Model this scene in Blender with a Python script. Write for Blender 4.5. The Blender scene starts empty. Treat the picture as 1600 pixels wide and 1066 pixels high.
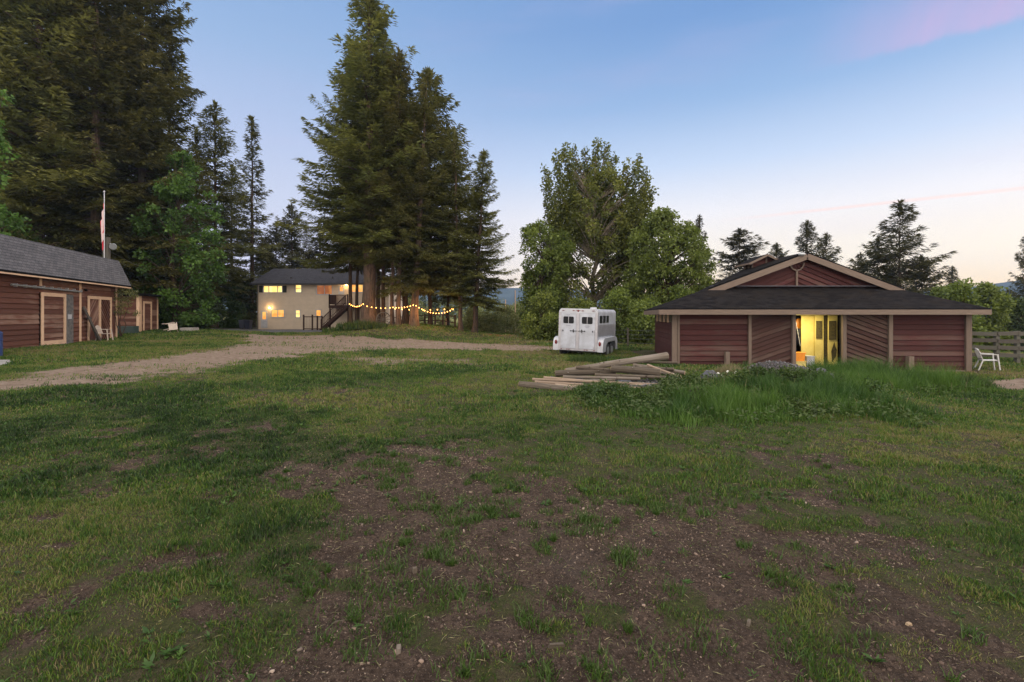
import bpy, math, random
import numpy as np
from mathutils import Vector
R_ = math.radians
random.seed(7)
rng = np.random.default_rng(11)
sc = bpy.context.scene
COL = sc.collection

# ------------------------------------------------------------------ camera, world, sun, exposure
FP, CX, HY, CH = 760.0, 800.0, 492.0, 1.6          # focal length, centre and horizon of the photograph in its own pixels; eye height
cam_d = bpy.data.cameras.new('camera'); cam = bpy.data.objects.new('camera', cam_d); COL.objects.link(cam)
cam.location = (0, 0, CH); cam.rotation_euler = (R_(90), 0, 0)
cam_d.sensor_width = 36; cam_d.lens = 36 * FP / 1600; cam_d.shift_y = -41 / 1600
cam_d.clip_start = .05; cam_d.clip_end = 9000
sc.camera = cam
sc.view_settings.view_transform = 'Standard'; sc.view_settings.look = 'None'
sc.view_settings.gamma = 1; sc.view_settings.exposure = 0.16
sc.render.engine = 'CYCLES'
sc.cycles.use_denoising = True
sc.cycles.max_bounces = 6; sc.cycles.diffuse_bounces = 3; sc.cycles.glossy_bounces = 2
sc.cycles.transmission_bounces = 3; sc.cycles.volume_bounces = 1; sc.cycles.transparent_max_bounces = 6
sc.cycles.sample_clamp_indirect = 4
sc.cycles.use_adaptive_sampling = True; sc.cycles.adaptive_threshold = .015

def lin(r, g, b):
    f = lambda c: c / 12.92 if c <= .04045 else ((c + .055) / 1.055) ** 2.4
    return (f(r / 255), f(g / 255), f(b / 255), 1)

class NT:
    """tiny node-tree helper"""
    def __init__(s, t): s.t = t
    def n(s, typ, **kw):
        n = s.t.nodes.new(typ)
        for k, v in kw.items(): setattr(n, k, v)
        return n
    def l(s, a, b): s.t.links.new(a, b)
    def math(s, op, a, b=None, c=None, clamp=False):
        n = s.n('ShaderNodeMath', operation=op); n.use_clamp = clamp
        for i, x in enumerate((a, b, c)):
            if x is None: continue
            if isinstance(x, (int, float)): n.inputs[i].default_value = x
            else: s.l(x, n.inputs[i])
        return n.outputs[0]
    def mix(s, f, a, b, mode='MIX'):
        n = s.n('ShaderNodeMix', data_type='RGBA', blend_type=mode)
        for i, x in ((0, f), (6, a), (7, b)):
            if isinstance(x, (int, float, tuple)): n.inputs[i].default_value = x
            else: s.l(x, n.inputs[i])
        return n.outputs[2]
    def ramp(s, x, stops, interp='LINEAR'):
        n = s.n('ShaderNodeValToRGB'); e = n.color_ramp.elements
        n.color_ramp.interpolation = interp
        while len(e) > 1: e.remove(e[-1])
        e[0].position, e[0].color = stops[0]
        for p, c in stops[1:]:
            q = e.new(p); q.color = c
        s.l(x, n.inputs[0]); return n.outputs[0]
    def noise(s, vec, scale, detail=3, rough=.55, dist=0.):
        n = s.n('ShaderNodeTexNoise'); n.inputs['Scale'].default_value = scale
        n.inputs['Detail'].default_value = detail; n.inputs['Roughness'].default_value = rough
        n.inputs['Distortion'].default_value = dist
        if vec is not None: s.l(vec, n.inputs['Vector'])
        return n.outputs[0]
    def vdot(s, v, c):
        n = s.n('ShaderNodeVectorMath', operation='DOT_PRODUCT'); s.l(v, n.inputs[0]); n.inputs[1].default_value = c
        return n.outputs['Value']
    def smap(s, x, a, b, c=0., d=1.):
        n = s.n('ShaderNodeMapRange', interpolation_type='SMOOTHSTEP'); s.l(x, n.inputs[0])
        for i, v in enumerate((a, b, c, d)): n.inputs[i + 1].default_value = v
        return n.outputs[0]

SUN_AZ, SUN_EL = R_(62), R_(5)        # azimuth from +Y towards +X: the afterglow beyond the right edge of the frame
w = bpy.data.worlds.new("World"); sc.world = w; w.use_nodes = True
w.node_tree.nodes.clear(); T = NT(w.node_tree)
tc = T.n('ShaderNodeTexCoord'); dirv = tc.outputs['Generated']
sep = T.n('ShaderNodeSeparateXYZ'); T.l(dirv, sep.inputs[0])
ez = T.math('MAXIMUM', sep.outputs[2], 0.0)
warm = T.ramp(ez, [(0.0, lin(252, 206, 154)), (.05, lin(255, 224, 176)), (.10, lin(255, 238, 212)), (.19, lin(238, 234, 236)), (.28, lin(192, 209, 235)),
                   (.38, lin(142, 175, 217)), (.50, lin(108, 148, 202)), (.7, lin(96, 136, 192)), (1.0, lin(96, 130, 190))])
cool = T.ramp(ez, [(0.0, lin(206, 196, 214)), (.08, lin(212, 208, 228)), (.2, lin(198, 204, 226)), (.32, lin(174, 189, 222)),
                   (.45, lin(144, 173, 213)), (.58, lin(120, 156, 205)), (.8, lin(110, 146, 204)), (1.0, lin(106, 140, 198))])
az = T.vdot(dirv, (math.sin(R_(50)), math.cos(R_(50)), 0))
side = T.smap(az, .2, .88)
grad = T.mix(side, cool, warm)
# soft streaky variation of the high air
mp = T.n('ShaderNodeMapping'); T.l(dirv, mp.inputs[0]); mp.inputs['Rotation'].default_value = (0, R_(-12), 0); mp.inputs['Scale'].default_value = (1.2, 1.2, 7)
soft = T.noise(mp.outputs[0], 2.2, 4, .5)
grad = T.mix(T.smap(soft, .5, .8, 0, .12), grad, lin(206, 186, 218))
def wdir(px, py): return Vector((px - CX, FP, HY - py)).normalized()
# contrail
ca, cb = wdir(1080, 350), wdir(1600, 294); cn = ca.cross(cb).normalized()
dn = T.math('ABSOLUTE', T.vdot(dirv, tuple(cn)))
tm = cb - cn * cb.dot(cn); mid = (ca + cb).normalized()
core = T.smap(dn, .0, .0044, 1, 0)
along = T.vdot(dirv, tuple((cb - ca).normalized()))
fade = T.smap(along, wdir(1090, 349).dot((cb - ca).normalized()), wdir(1330, 324).dot((cb - ca).normalized()))
grad = T.mix(T.math('MULTIPLY', T.math('MULTIPLY', core, fade), .8), grad, lin(250, 222, 214))
# feathery pink cloud, sharp lower edge
pa, pb = wdir(1260, 118), wdir(1600, 36); pn = pa.cross(pb).normalized()
if pn.z < 0: pn = -pn
pt = T.vdot(dirv, tuple(pn)); pal = (pb - pa).normalized(); pl = T.vdot(dirv, tuple(pal))
mp2 = T.n('ShaderNodeMapping'); T.l(dirv, mp2.inputs[0]); mp2.inputs['Rotation'].default_value = (0, R_(25), R_(20)); mp2.inputs['Scale'].default_value = (14, 3, 2.5)
fz = T.noise(mp2.outputs[0], 2.6, 6, .62, .4)
wob = T.math('MULTIPLY', T.math('SUBTRACT', fz, .5), .02)
edge = T.smap(T.math('ADD', pt, wob), -.002, .011)
top = T.smap(pt, .02, .12, 1, 0)
run = T.smap(pl, wdir(1230, 122).dot(pal), wdir(1560, 40).dot(pal))
cl = T.math('MULTIPLY', T.math('MULTIPLY', edge, top), T.math('MULTIPLY', run, T.smap(fz, .25, .75, .6, 1)))
grad = T.mix(T.math('MULTIPLY', cl, .9), grad, lin(196, 170, 212))
# added fill light: out-of-frame sky overhead and behind, brighter than real dusk
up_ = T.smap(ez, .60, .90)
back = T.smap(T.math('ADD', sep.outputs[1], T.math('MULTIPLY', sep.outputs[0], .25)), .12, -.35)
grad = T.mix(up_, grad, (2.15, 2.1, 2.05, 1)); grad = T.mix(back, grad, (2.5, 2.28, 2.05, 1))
sky = T.n('ShaderNodeTexSky', sky_type='NISHITA'); sky.sun_disc = False
sky.sun_elevation = SUN_EL; sky.sun_rotation = SUN_AZ; sky.air_density = 1.0; sky.dust_density = 1.5
bg1 = T.n('ShaderNodeBackground'); T.l(sky.outputs[0], bg1.inputs[0]); bg1.inputs[1].default_value = .004
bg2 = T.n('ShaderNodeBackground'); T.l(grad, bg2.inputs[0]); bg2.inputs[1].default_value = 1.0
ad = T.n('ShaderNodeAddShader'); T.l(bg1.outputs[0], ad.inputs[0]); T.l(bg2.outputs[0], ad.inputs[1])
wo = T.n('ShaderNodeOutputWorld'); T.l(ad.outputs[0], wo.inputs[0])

def P(px, py, Y): return Vector(((px - CX) / FP * Y, Y, CH - (py - HY) / FP * Y))
# soft warm afterglow
sl = bpy.data.lights.new('afterglow', 'SUN'); sl.energy = 1.1; sl.angle = R_(40); sl.color = (1, .78, .56)
so = bpy.data.objects.new('afterglow', sl); COL.objects.link(so)
sd = Vector((math.sin(R_(100)) * math.cos(R_(16)), math.cos(R_(100)) * math.cos(R_(16)), math.sin(R_(16))))
so.rotation_euler = (-sd).to_track_quat('-Z', 'Y').to_euler()

# ------------------------------------------------------------------ noise and terrain functions
def _h(ix, iy, s):
    n = (ix.astype(np.int64) * 374761393 + iy.astype(np.int64) * 668265263 + s * 982451653) & 0x7fffffff
    n = ((n ^ (n >> 13)) * 1274126177) & 0x7fffffff
    n = n ^ (n >> 16)
    return (n & 0xffff) / 65535.0
def vnoise(x, y, s=0):
    ix, iy = np.floor(x), np.floor(y); fx, fy = x - ix, y - iy
    fx = fx * fx * (3 - 2 * fx); fy = fy * fy * (3 - 2 * fy)
    a = _h(ix, iy, s); b = _h(ix + 1, iy, s); c = _h(ix, iy + 1, s); d = _h(ix + 1, iy + 1, s)
    return (a + (b - a) * fx) * (1 - fy) + (c + (d - c) * fx) * fy
def fbm(x, y, s=0, o=4):
    t = 0; a = .5; n = 0
    for i in range(o):
        t = t + a * vnoise(x * 2 ** i + 17.3 * i, y * 2 ** i - 9.1 * i, s + i); n += a; a *= .5
    return t / n
def sm(x, a, b):
    t = np.clip((x - a) / (b - a), 0, 1); return t * t * (3 - 2 * t)
CTRL = np.array([(0, 1, 0), (-6, 3, .03), (6, 3, -.02), (0, 6, 0), (-6, 8, .03), (6, 7, -.08), (-14, 12, .05), (0, 12, -.03), (12, 9, -.3),
    (-22, 20, .1), (-24, 25, .1), (-24.5, 30, .1), (-27, 36, .38), (-31, 42, .35), (-12, 20, .0), (-2, 20, -.1), (-28, 55, -.06), (-20, 55, -.06), (-20, 46, -.04), (-14, 50, .05), (-12, 34, .1),
    (-8, 29, -.03), (2, 27, -.35), (3.1, 22.5, -.42), (6.2, 18.5, -.30), (7, 24.5, -.1), (7, 29, -.25), (10.5, 18.5, -.42), (14.7, 18, -.78), (17.8, 18.5, -.62), (18.5, 16, -.45),
    (20, 22, -.55), (26, 22, -.5), (12, 26, -.3), (16, 30, -.5), (4, 14, -.22), (10, 12, -.34), (16, 11, -.35), (22, 12, -.4), (3, 33, -.35), (1, 17, -.2), (30, 35, -.8), (-40, 20, .3), (-45, 50, .6)])
def gz(x, y):
    x = np.asarray(x, float); y = np.asarray(y, float)
    num = np.zeros(np.broadcast(x, y).shape); den = num + 1e-9
    sg = 2.2 + .06 * np.clip(y, 0, 60)
    for cx_, cy_, cz_ in CTRL:
        g = np.exp(-((x - cx_) ** 2 + (y - cy_) ** 2) / (2 * sg * sg)) + 1e-7 / (1 + (x - cx_) ** 2 + (y - cy_) ** 2)
        num = num + g * cz_; den = den + g
    z = num / den
    # grassy rise under the tall firs, fading to the east
    z = z + .72 * np.exp(-((x + 8.5) / 7.0) ** 2) * sm(y, 32, 39.5) * (1 - sm(y, 42, 50)) * (1 - sm(-x, 11.5, 15))
    z = z + .25 * np.exp(-((x - .5) / 2.5) ** 2 - ((y - 36) / 4) ** 2)
    # weed-grown spoil mound before the barn
    z = z + .36 * np.exp(-((x - 5.7) / 2.2) ** 2 - ((y - 10.7) / 1.5) ** 2)
    z = z + .56 * np.exp(-((x - 7.1) / 1.25) ** 2 - ((y - 13.2) / .95) ** 2)
    z = z + .08 * np.exp(-((x - 3.2) / 1.3) ** 2 - ((y - 12.6) / .8) ** 2)
    z = z + .14 * np.exp(-((x - 8.2) / 1.0) ** 2 - ((y - 12.2) / 1.6) ** 2)
    # the land falls away to the valley
    fall = sm(y, 43, 120) * sm(x, -17, -8) + .0 * x
    z = z - 11 * fall - 9 * sm(x, 26, 90) * sm(y, 8, 60) * (1 - fall) + 14 * sm(y, 500, 1900) * fall * .3
    z = z + (fbm(x * .7, y * .7, 3, 3) - .5) * .07 * (1 + sm(y, 5, 40)) + (fbm(x * .03, y * .03, 8, 3) - .5) * 6 * sm(y, 90, 300)
    return z
def gz1(x, y): return float(gz(np.array([x]), np.array([y]))[0])
def G(px, py, Y0=None):
    """ground point seen at a pixel"""
    Y = Y0 or 20.
    for _ in range(40):
        X = (px - CX) / FP * Y
        Yn = FP * (CH - gz1(X, Y)) / max(py - HY, 4); Y = .6 * Y + .4 * min(Yn, 90)
    return Vector(((px - CX) / FP * Y, Y, gz1((px - CX) / FP * Y, Y)))
def onground(px, Y): x = (px - CX) / FP * Y; return Vector((x, Y, gz1(x, Y)))

def inpoly(px, py, poly):
    """signed distance (positive inside) to a polygon, vertical distances weighted"""
    n = len(poly); ins = np.zeros(px.shape, bool); d = np.full(px.shape, 1e9)
    for i in range(n):
        x0, y0 = poly[i]; x1, y1 = poly[(i + 1) % n]
        c = ((y0 > py) != (y1 > py)) & (px < (x1 - x0) * (py - y0) / (y1 - y0 + 1e-12) + x0); ins ^= c
        dx, dy = x1 - x0, y1 - y0; t = np.clip(((px - x0) * dx + (py - y0) * dy) / (dx * dx + dy * dy), 0, 1)
        d = np.minimum(d, np.hypot(px - x0 - t * dx, py - y0 - t * dy))
    return np.where(ins, d, -d)
def GP(pts): return [tuple(G(a, b, 25)[:2]) for a, b in pts]
TRACK = GP([(-160, 640), (-60, 596), (0, 586), (130, 571), (250, 557), (360, 542), (385, 532), (340, 521), (400, 522), (500, 524), (545, 527), (620, 530), (700, 534), (800, 538), (865, 541.5), (905, 545),
            (880, 548.5), (800, 549), (700, 547), (600, 547), (545, 551), (470, 559), (400, 566), (300, 578), (150, 596), (0, 611), (-60, 622), (-160, 665)])
PATCH = GP([(480, 560), (560, 554), (640, 557), (760, 564), (735, 569), (640, 570), (540, 567)])
ASPH = [(-33.5, 44), (-20, 41.5), (-17.5, 44), (-15, 52), (-17, 54.9), (-29, 54.9), (-36, 55), (-36, 47)]
SAND = GP([(1535, 600), (1575, 593), (1640, 590), (1700, 600), (1640, 610), (1570, 609)])
PAD = GP([(-60, 572), (-30, 563), (15, 562), (22, 567), (0, 571)])
DB = [(700, 1010, 230, 170, 1.5), (900, 890, 240, 85, 1.15), (620, 735, 130, 38, .95), (760, 690, 110, 18, .55), (640, 800, 120, 60, 1.15), (900, 1080, 460, 70, 1.4), (1240, 1010, 290, 90, 1.15), (1200, 770, 260, 28, .38), (1480, 900, 200, 60, .4),
      (1190, 900, 150, 36, .75), (1350, 850, 110, 32, 1.05), (1450, 960, 130, 45, .6), (475, 752, 45, 22, .9), (1080, 830, 110, 40, .5), (620, 658, 50, 5, .75), (415, 672, 45, 5, .7), (230, 660, 25, 5, .6),
      (1300, 708, 70, 8, .55), (1500, 730, 90, 14, .3), (820, 790, 150, 40, .55), (540, 860, 60, 40, .6), (1560, 800, 80, 20, .35), (1000, 745, 60, 12, .4), (100, 840, 90, 12, .25), (870, 640, 40, 6, .5), (-300, 1066, 20, 20, .1)]
def masks(x, y):
    yy = np.maximum(y, 1.6); px = CX + FP * x / yy; py = HY + FP * (CH - 0) / yy
    D = np.zeros_like(px)
    for a, b, rx, ry, wt in DB: D += wt * np.exp(-((px - a) / rx) ** 2 - ((py - b) / ry) ** 2)
    D = np.minimum(D, 1.12)
    D = D * sm(y, 0, 1.5) + .5 * (1 - sm(y, 0, 1.5))
    nz = fbm(x * 1.1, y * 1.1, 21, 5) - .5; nf = fbm(x * 4.2, y * 4.2, 31, 4) - .5
    dirt = sm(D * .92 + 1.7 * nz + 2.3 * nf, .36, .92)
    jit = (fbm(x * .9, y * .9, 41, 4) - .5) * 2.2 + (fbm(x * 4, y * 4, 42, 2) - .5) * .7
    tr = inpoly(x, y, TRACK)
    # two wheel ruts stay bare, a thin green crown between
    grav = sm(tr + jit * 1.3, -1.1, 1.2)
    worn = sm(fbm(x * .22 + 4, y * .9, 43, 3), .50, .66)
    grav = grav * (1 - .26 * worn)
    grav = np.maximum(grav, sm(inpoly(x, y, PATCH) + jit * 1.6, -1.2, 1.4) * .62)
    grav = np.maximum(grav, sm(inpoly(x, y, SAND) + jit * .3, -.4, .3))
    asph = sm(inpoly(x, y, ASPH) + jit * .3, -.15, .15)
    pad = sm(inpoly(x, y, PAD), -.05, .05)
    heap = np.exp(-((x - 7.1) / 1.15) ** 2 - ((y - 13.0) / .8) ** 2) + .95 * np.exp(-((x - 8.4 + (12.2 - y) * .25) / .42) ** 2 - ((y - 12.2) / 1.4) ** 2) + 1.0 * np.exp(-((x - 2.0) / 1.7) ** 4 - ((y - 11.7) / 1.0) ** 4)
    heap = sm(heap + (fbm(x * 3, y * 3, 51, 3) - .5) * .6, .4, .75)
    weed = np.exp(-((x - 4.4) / 3.7) ** 4 - ((y - 9.6) / 2.4) ** 4) + np.exp(-((x - 10.4) / 2.6) ** 4 - ((y - 14.0) / 2.4) ** 4) * .95 + .8 * np.exp(-((x - 9.2) / 1.0) ** 2 - ((y - 12.4) / 1.2) ** 2) \
        + .9 * np.exp(-((x - 2.4) / 1.0) ** 2 - ((y - 19.5) / 1.0) ** 2) + .9 * np.exp(-((x - 11.4) / .7) ** 2 - ((y - 15.5) / 1.8) ** 2) + .6 * np.exp(-((x - 5.3) / 1.2) ** 2 - ((y - 14.2) / 1.2) ** 2)
    weed = sm(weed + (fbm(x * 1.3, y * 1.3, 61, 3) - .5) * .9, .4, .85) * (1 - heap)
    dirt = dirt * (1 - weed)
    mulch = sm(np.exp(-((x + .9) / 1.7) ** 2 - ((y - 37.2) / 1.2) ** 2) + (fbm(x * 2, y * 2, 71, 2) - .5) * .6, .45, .7)
    return dirt, grav, asph, pad, heap, weed, mulch

# ------------------------------------------------------------------ object helpers
def link(o, parent=None):
    COL.objects.link(o)
    if parent is not None: o.parent = parent
    return o
def tag(o, label=None, cat=None, group=None, kind=None):
    if label: o['label'] = label
    if cat: o['category'] = cat
    if group: o['group'] = group
    if kind: o['kind'] = kind
    return o
def thing(name, label, cat, loc=(0, 0, 0), rotz=0, group=None):
    o = bpy.data.objects.new(name, None); o.empty_display_size = .2; link(o)
    o.location = loc; o.rotation_euler = (0, 0, rotz)
    return tag(o, label, cat, group)
def copy_tree(o, parent=None):
    c = o.copy(); COL.objects.link(c); c.parent = parent
    for ch in list(o.children): copy_tree(ch, c)
    return c
def np_mesh(name, V, F, m=None, parent=None, attrs=None, smooth=False, uv=None):
    me = bpy.data.meshes.new(name); V = np.asarray(V, np.float32); F = np.asarray(F, np.int32); n, k = F.shape
    me.vertices.add(len(V)); me.vertices.foreach_set('co', V.ravel())
    me.loops.add(n * k); me.loops.foreach_set('vertex_index', F.ravel())
    me.polygons.add(n); me.polygons.foreach_set('loop_start', np.arange(0, n * k, k, dtype=np.int32))
    if smooth: me.polygons.foreach_set('use_smooth', np.ones(n, bool))
    me.update(calc_edges=True)
    for an, (dom, arr) in (attrs or {}).items():
        a = me.attributes.new(an, 'FLOAT', dom); a.data.foreach_set('value', np.asarray(arr, np.float32))
    if m: me.materials.append(m)
    return link(bpy.data.objects.new(name, me), parent)

class MB:
    """collects faces in a local frame (u along, n outward, z up) and links them as one mesh object"""
    def __init__(s, O=(0, 0, 0), U=(1, 0, 0), N=(0, -1, 0)):
        s.v = []; s.f = []; s.r = []; s.uv = []; s.sm = []
        s.O = Vector(O); s.U = Vector(U).normalized(); s.N = Vector(N).normalized(); s.Z = Vector((0, 0, 1))
    def p(s, u, n, z): return s.O + s.U * u + s.N * n + s.Z * z
    def face(s, pts, r=None, uv=None, smooth=False):
        b = len(s.v); s.v += [tuple(q) for q in pts]; s.f.append(tuple(range(b, b + len(pts))))
        s.r.append(random.random() if r is None else r); s.sm.append(smooth)
        s.uv.append(uv or [(0, 0)] * len(pts))
    def box8(s, c, r=None, flip=False):
        """c: 8 corners, bottom loop then top loop"""
        r = random.random() if r is None else r
        for q in ((3, 2, 1, 0), (4, 5, 6, 7), (0, 1, 5, 4), (1, 2, 6, 5), (2, 3, 7, 6), (3, 0, 4, 7)):
            P4 = [c[i] for i in q]; e1 = (P4[1] - P4[0]).length; e2 = (P4[3] - P4[0]).length
            if e1 > e2: uv = [(0, 0), (e1, 0), (e1, e2), (0, e2)]
            else: uv = [(0, 0), (0, e1), (e2, e1), (e2, 0)]
            o = r * 7.3; s.face(P4, r, [(a + o, b + o) for a, b in uv])
    def box(s, u0, u1, n0, n1, z0, z1, r=None):
        s.box8([s.p(u0, n0, z0), s.p(u1, n0, z0), s.p(u1, n1, z0), s.p(u0, n1, z0), s.p(u0, n0, z1), s.p(u1, n0, z1), s.p(u1, n1, z1), s.p(u0, n1, z1)], r)
    def bar(s, a, b, w_, h_, up=None, r=None):
        a, b = Vector(a), Vector(b); d = (b - a).normalized(); up = Vector(up or (0, 0, 1))
        if abs(d.dot(up)) > .95: up = Vector((0, 1, 0)) if abs(d.y) < .9 else Vector((1, 0, 0))
        sx = d.cross(up).normalized() * w_ / 2; sz = sx.cross(d).normalized() * h_ / 2
        s.box8([a - sx - sz, a + sx - sz, b + sx - sz, b - sx - sz, a - sx + sz, a + sx + sz, b + sx + sz, b - sx + sz], r)
    def tube(s, pts, rad, k=8, r=None, cap=True, smooth=True):
        pts = [Vector(q) for q in pts]; r = random.random() if r is None else r
        if isinstance(rad, (int, float)): rad = [rad] * len(pts)
        rings = []; ref = None; L = 0
        for i, q in enumerate(pts):
            d = (pts[min(i + 1, len(pts) - 1)] - pts[max(i - 1, 0)]).normalized()
            if ref is None: ref = Vector((0, 0, 1)) if abs(d.z) < .9 else Vector((1, 0, 0))
            a = (ref - d * ref.dot(d)).normalized(); ref = a; b = d.cross(a)
            rings.append([q + (a * math.cos(2 * math.pi * j / k) + b * math.sin(2 * math.pi * j / k)) * rad[i] for j in range(k)])
        for i in range(len(rings) - 1):
            e = (pts[i + 1] - pts[i]).length
            for j in range(k):
                j2 = (j + 1) % k; c = 2 * math.pi * rad[i] / k
                s.face([rings[i][j], rings[i][j2], rings[i + 1][j2], rings[i + 1][j]], r, [(L, j * c), (L, j * c + c), (L + e, j * c + c), (L + e, j * c)], smooth)
            L += e
        if cap:
            s.face(list(reversed(rings[0])), r); s.face(rings[-1], r)
    def ball(s, c, rad, k=8, m=6, sq=(1, 1, 1), r=None):
        c = Vector(c); r = random.random() if r is None else r
        g = [[c + Vector((math.sin(math.pi * i / m) * math.cos(2 * math.pi * j / k) * rad * sq[0], math.sin(math.pi * i / m) * math.sin(2 * math.pi * j / k) * rad * sq[1], -math.cos(math.pi * i / m) * rad * sq[2])) for j in range(k)] for i in range(m + 1)]
        for i in range(m):
            for j in range(k):
                j2 = (j + 1) % k
                q = [g[i][j], g[i][j2], g[i + 1][j2], g[i + 1][j]]
                if i == 0: q = [g[0][0], g[1][j2], g[1][j]]
                if i == m - 1: q = [g[i][j], g[i][j2], g[m][0]]
                s.face(q, r, None, True)
    def lap(s, poly, ang, bw, lapd=.028, n0=0., jit=0.):
        """lapped boards covering a polygon (u, z); boards run at angle ang"""
        d = (math.cos(ang), math.sin(ang)); e = (-d[1], d[0])
        pr = [p_[0] * e[0] + p_[1] * e[1] for p_ in poly]; lo, hi = min(pr), max(pr); k0 = math.floor(lo / bw)
        groove = lapd > .025; gp = .10 if groove else 0.; bk = n0 - (.02 if groove else 0.)
        def clip(q, lims):
            for sg, lim in lims:
                o = []
                for i in range(len(q)):
                    a, b = q[i], q[(i + 1) % len(q)]
                    fa, fb = sg * (a[0] * e[0] + a[1] * e[1] - lim), sg * (b[0] * e[0] + b[1] * e[1] - lim)
                    if fa >= 0: o.append(a)
                    if fa * fb < 0: t = fa / (fa - fb); o.append((a[0] + t * (b[0] - a[0]), a[1] + t * (b[1] - a[1])))
                q = o
                if len(q) < 3: return None
            return q
        for k in range(k0, math.ceil(hi / bw)):
            sk = random.uniform(-.02, .02) if groove else 0
            q = clip(list(poly), ((1, k * bw), (-1, (k + 1 - gp + sk) * bw)))
            if q is None: continue
            r = random.random(); off = random.uniform(-jit, jit); lp = lapd + off * .3
            fr = [(a[0] * e[0] + a[1] * e[1] - k * bw) / bw for a in q]; uo = r * 9
            s.face([s.p(a[0], n0 + lp * (1 - f) + .002, a[1]) for a, f in zip(q, fr)], r, [(a[0] * d[0] + a[1] * d[1] + uo, f * bw + r) for a, f in zip(q, fr)])
            lowp = [a for a, f in zip(q, fr) if f < .02]
            if len(lowp) == 2:
                s.face([s.p(lowp[0][0], bk, lowp[0][1]), s.p(lowp[0][0], n0 + lp + .002, lowp[0][1]), s.p(lowp[1][0], n0 + lp + .002, lowp[1][1]), s.p(lowp[1][0], bk, lowp[1][1])], r)
            if groove:
                hip = [a for a, f in zip(q, fr) if f > 1 - gp + sk - .01]
                if len(hip) == 2:
                    f = 1 - gp + sk; s.face([s.p(hip[0][0], bk, hip[0][1]), s.p(hip[1][0], bk, hip[1][1]), s.p(hip[1][0], n0 + lp * (1 - f) + .002, hip[1][1]), s.p(hip[0][0], n0 + lp * (1 - f) + .002, hip[0][1])], r)
                g = clip(list(poly), ((1, (k + 1 - gp + sk) * bw), (-1, (k + 1) * bw)))
                if g: s.face([s.p(a[0], bk, a[1]) for a in g], r, [(a[0] * d[0] + a[1] * d[1], a[1]) for a in g])
    def sheet(s, poly, n=0., r=0.):
        s.face([s.p(a, n, b) for a, b in poly], r, [(a, b) for a, b in poly])
    def slab(s, pts, th, r=None, uvd=None):
        """polygon thickened downwards; uv in metres along the given horizontal direction and up the slope"""
        pts = [Vector(q) for q in pts]; nrm = (pts[1] - pts[0]).cross(pts[2] - pts[0]).normalized()
        if nrm.z < 0: pts.reverse(); nrm = -nrm
        h = Vector(uvd) if uvd else Vector((0, 0, 1)).cross(nrm)
        h = h.normalized() if h.length > 1e-4 else Vector((1, 0, 0)); up = nrm.cross(h)
        lo = [q - Vector((0, 0, th)) for q in pts]
        s.face(pts, r, [(q.dot(h), q.dot(up)) for q in pts]); s.face(list(reversed(lo)), r)
        for i in range(len(pts)):
            j = (i + 1) % len(pts); s.face([lo[i], lo[j], pts[j], pts[i]], r)
    def build(s, name, m, parent=None, bevel=0):
        me = bpy.data.meshes.new(name)
        off = Vector((0, 0, 0)); inv = None
        if parent is not None:
            bpy_loc, rz = parent_world(parent)
            c, sn = math.cos(-rz), math.sin(-rz)
            vs = [((x - bpy_loc[0]) * c - (y - bpy_loc[1]) * sn, (x - bpy_loc[0]) * sn + (y - bpy_loc[1]) * c, z - bpy_loc[2]) for x, y, z in s.v]
        else: vs = s.v
        me.from_pydata(vs, [], s.f)
        if m: me.materials.append(m)
        uvl = me.uv_layers.new(name='UVMap')
        flat = [c for u_ in s.uv for q in u_ for c in q]
        uvl.data.foreach_set('uv', flat)
        a = me.attributes.new('v', 'FLOAT', 'FACE'); a.data.foreach_set('value', s.r)
        me.polygons.foreach_set('use_smooth', s.sm); me.update()
        o = link(bpy.data.objects.new(name, me), parent)
        if bevel:
            b = o.modifiers.new('b', 'BEVEL'); b.width = bevel; b.segments = 2; b.limit_method = 'ANGLE'
        return o
def parent_world(o):
    """parents are only ever offset and turned about z"""
    loc = Vector((0, 0, 0)); rz = 0; ch = []
    while o is not None: ch.append(o); o = o.parent
    for q in reversed(ch):
        c, s_ = math.cos(rz), math.sin(rz); l = q.location
        loc = loc + Vector((l.x * c - l.y * s_, l.x * s_ + l.y * c, l.z)); rz += q.rotation_euler.z
    return loc, rz

# ------------------------------------------------------------------ materials
def newmat(name):
    m = bpy.data.materials.new(name); m.use_nodes = True; m.node_tree.nodes.clear(); t = NT(m.node_tree)
    b = t.n('ShaderNodeBsdfPrincipled'); o = t.n('ShaderNodeOutputMaterial'); t.l(b.outputs[0], o.inputs[0])
    return m, t, b, o
def bump(t, b, h, dist, st=.6):
    n = t.n('ShaderNodeBump'); n.inputs['Strength'].default_value = st; n.inputs['Distance'].default_value = dist
    t.l(h, n.inputs['Height']); t.l(n.outputs[0], b.inputs['Normal'])
def simple(name, c1, c2=None, scale=6, rough=.6, spec=.5, metal=0, attr=0., bd=0., vec='Object'):
    m, t, b, o = newmat(name); c2 = c2 or tuple(x * .8 for x in c1[:3])
    tcn = t.n('ShaderNodeTexCoord'); nz = t.noise(tcn.outputs[vec], scale, 5, .6)
    col = t.mix(t.smap(nz, .3, .7), (*c1[:3], 1), (*c2[:3], 1))
    if attr:
        at = t.n('ShaderNodeAttribute', attribute_name='v'); k = t.math('MULTIPLY_ADD', at.outputs['Fac'], attr, 1 - attr / 2)
        cc = t.n('ShaderNodeCombineXYZ')
        for i in range(3): t.l(k, cc.inputs[i])
        col = t.mix(1.0, col, cc.outputs[0], 'MULTIPLY')
    t.l(col, b.inputs['Base Color']); b.inputs['Roughness'].default_value = rough; b.inputs['Metallic'].default_value = metal
    b.inputs['Specular IOR Level'].default_value = spec
    if bd: bump(t, b, nz, bd)
    return m
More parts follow.
